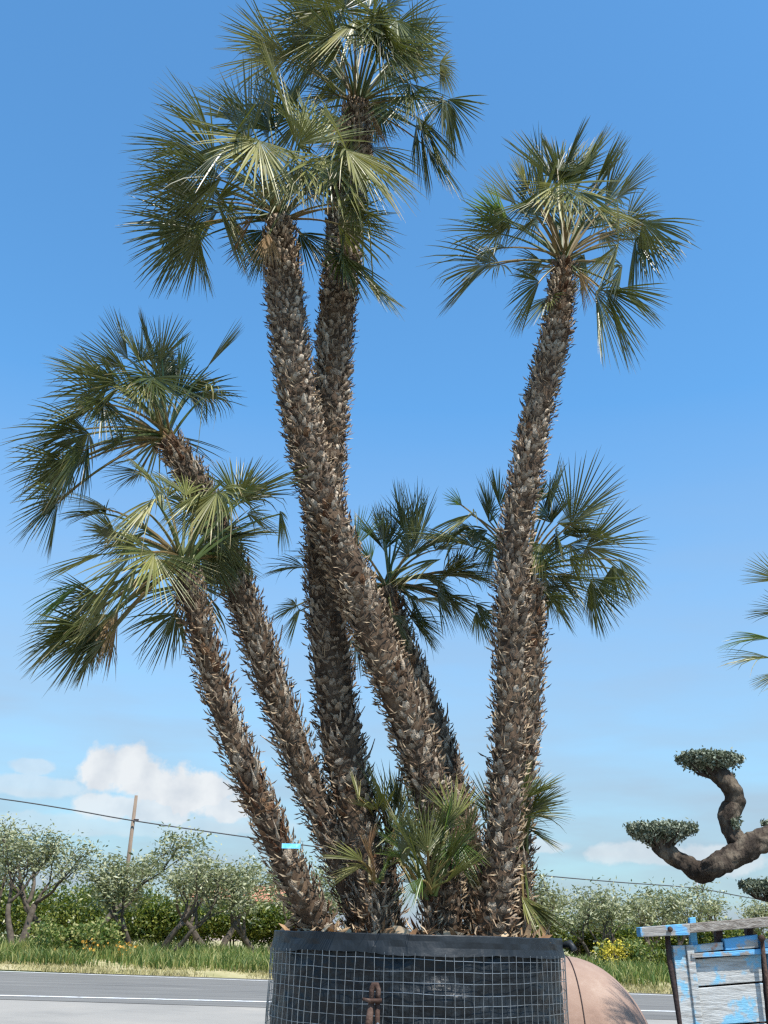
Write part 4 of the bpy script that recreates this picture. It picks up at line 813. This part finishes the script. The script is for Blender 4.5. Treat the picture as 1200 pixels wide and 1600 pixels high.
# far farmhouse behind the trees
hp = np.array([gx(372, 85), 85.0, .3]); fh = thing('farmhouse', 'distant pink farmhouse with red tiled roof glimpsed over the citrus trees', 'house', tuple(map(float, hp)))
b = MB(); b.box((0, 0, 1.6), (7.5, 6, 3.2)); b.build('wall', m_wallh, fh)
b = MB(); b.add([(-4, -3.4, 3.15), (4, -3.4, 3.15), (4, 0, 4.4), (-4, 0, 4.4), (-4, 3.4, 3.15), (4, 3.4, 3.15), (-4, 0, 3.1), (4, 0, 3.1)], [(0, 1, 2, 3), (3, 2, 5, 4), (0, 3, 4, 6), (1, 7, 5, 2)]); rf = b.build('roof', m_tile, fh)
for xx in (-2.4, 0, 2.4):
    b = MB(); b.box((xx, -3.0, 1.9), (.9, .08, 1.3)); b.build('window', m_glass, fh)

# ------------------------------------------------------------------ cloud-pruned olive
OY = 5.0
ot = thing('pruned_olive', 'cloud-pruned olive with thick twisted limbs and clipped pads, right edge', 'tree', (float(P(1390, 1500, OY)[0]), OY, 0.0))
ob_ = np.array(ot.location)
def limb(pts, name='limb', n=26, part=ot):
    q = np.array([P(x, y, Y) - ob_ for x, y, w, Y in pts]); w = [w * .425 * depth(P(x, y, Y)) / F for x, y, w, Y in pts]
    m_ = len(pts) * 12; path = .45 * catmull(q, m_) + .55 * np.array([[np.interp(t_, range(len(q)), q[:, c_]) for c_ in range(3)] for t_ in np.linspace(0, len(q) - 1, m_)]); rr = np.interp(np.linspace(0, len(w) - 1, m_), range(len(w)), w)
    b = MB(); ring0 = len(b.v)
    b.tube(path, rr, n=n)
    for i in range(len(b.v)):
        v = Vector(b.v[i]); c = path[min(i // n, m_ - 1)]; d = np.array(v) - c
        ai = 2 * math.pi * (i % n) / n; ri = i // n; k = .93 + .24 * mnoise.noise(v * 8 + Vector((3, 1, 7))) + .26 * mnoise.noise(Vector((math.cos(ai) * 2.6, math.sin(ai) * 2.6, ri * .10 + len(pts)))) + .16 * mnoise.noise(v * 34); b.v[i] = tuple(c + d * k)
    return b.build(name, m_olivebark, part, True)
limb([(1390, 1830, 150, OY), (1385, 1650, 110, OY), (1370, 1500, 95, OY), (1330, 1400, 85, OY), (1275, 1335, 70, OY), (1220, 1308, 50, OY - .02), (1180, 1318, 44, OY - .04), (1145, 1340, 44, OY - .06), (1115, 1355, 44, OY - .05), (1096, 1362, 38, OY), (1078, 1352, 34, OY + .02), (1055, 1341, 32, OY), (1036, 1328, 34, OY), (1030, 1312, 34, OY), (1026, 1300, 24, OY)], 'trunk')
limb([(1165, 1330, 38, OY), (1145, 1305, 38, OY), (1138, 1280, 38, OY), (1146, 1255, 36, OY), (1146, 1235, 34, OY - .02), (1130, 1218, 34, OY - .02), (1117, 1202, 42, OY), (1112, 1186, 30, OY)])
limb([(1340, 1420, 40, OY), (1280, 1425, 30, OY), (1230, 1410, 24, OY), (1205, 1396, 20, OY)])
limb([(1240, 1316, 30, OY + .05), (1225, 1300, 24, OY + .1), (1212, 1292, 16, OY + .12)])
def pad(cx, cy, rx, top, bot, seed, n=1500, tilt=0, Y=OY):
    rg = np.random.default_rng(seed); c = P(cx, cy, Y); k = depth(c) / F
    RX, T, Bm = rx * k, top * k, bot * k
    a = rg.uniform(0, 2 * math.pi, n); r = np.sqrt(rg.uniform(0, 1, n)); lump = 1 + .10 * np.sin(3 * a + seed) + .06 * np.sin(7 * a + 2 * seed)
    x = r * np.cos(a) * RX * lump; y = r * np.sin(a) * RX * .8 * lump
    bowl = -Bm * 1.35 * (1 - r ** 1.1); u = rg.uniform(0, 1, n) ** .6
    z = bowl * (1 - u) + T * (1 - .25 * r ** 4) * u + rg.normal(size=n) * .006 + tilt * x
    stray = rg.uniform(size=n) < .03; x = np.where(stray, x * 1.12, x); z = np.where(stray, z + .015, z)
    V, Fq = leaf_quads(np.stack([x, y, z], 1) + c - ob_, .021, .45, .3, rg); np_mesh('foliage_pad', V, Fq, m_pad, ot)
    if rx > 20:
        b = MB(); c0 = c - ob_ - np.array([0, 0, Bm * 1.1])
        for q in range(13):
            an = q * 2.4; rr_ = RX * random.uniform(.45, .92); e = c - ob_ + np.array([math.cos(an) * rr_, math.sin(an) * rr_ * .8, T * random.uniform(-.4, .6)])
            mdl = (c0 + e) / 2 + np.array([0, 0, -Bm * .25]); b.tube([c0, mdl, e], [.009, .006, .003], 5)
        b.build('twigs', m_olivebark, ot)
pad(1108, 1190, 48, 12, 22, 1, 6000)
pad(1030, 1301, 53, 13, 24, 2, 6500, tilt=.03)
pad(1196, 1390, 40, 12, 14, 3, 3500)
pad(1206, 1290, 16, 6, 8, 4, 350, Y=OY + .12)
pad(1143, 1215, 6, 5, 6, 6, 60); pad(1150, 1288, 9, 8, 10, 7, 130, Y=OY - .05)
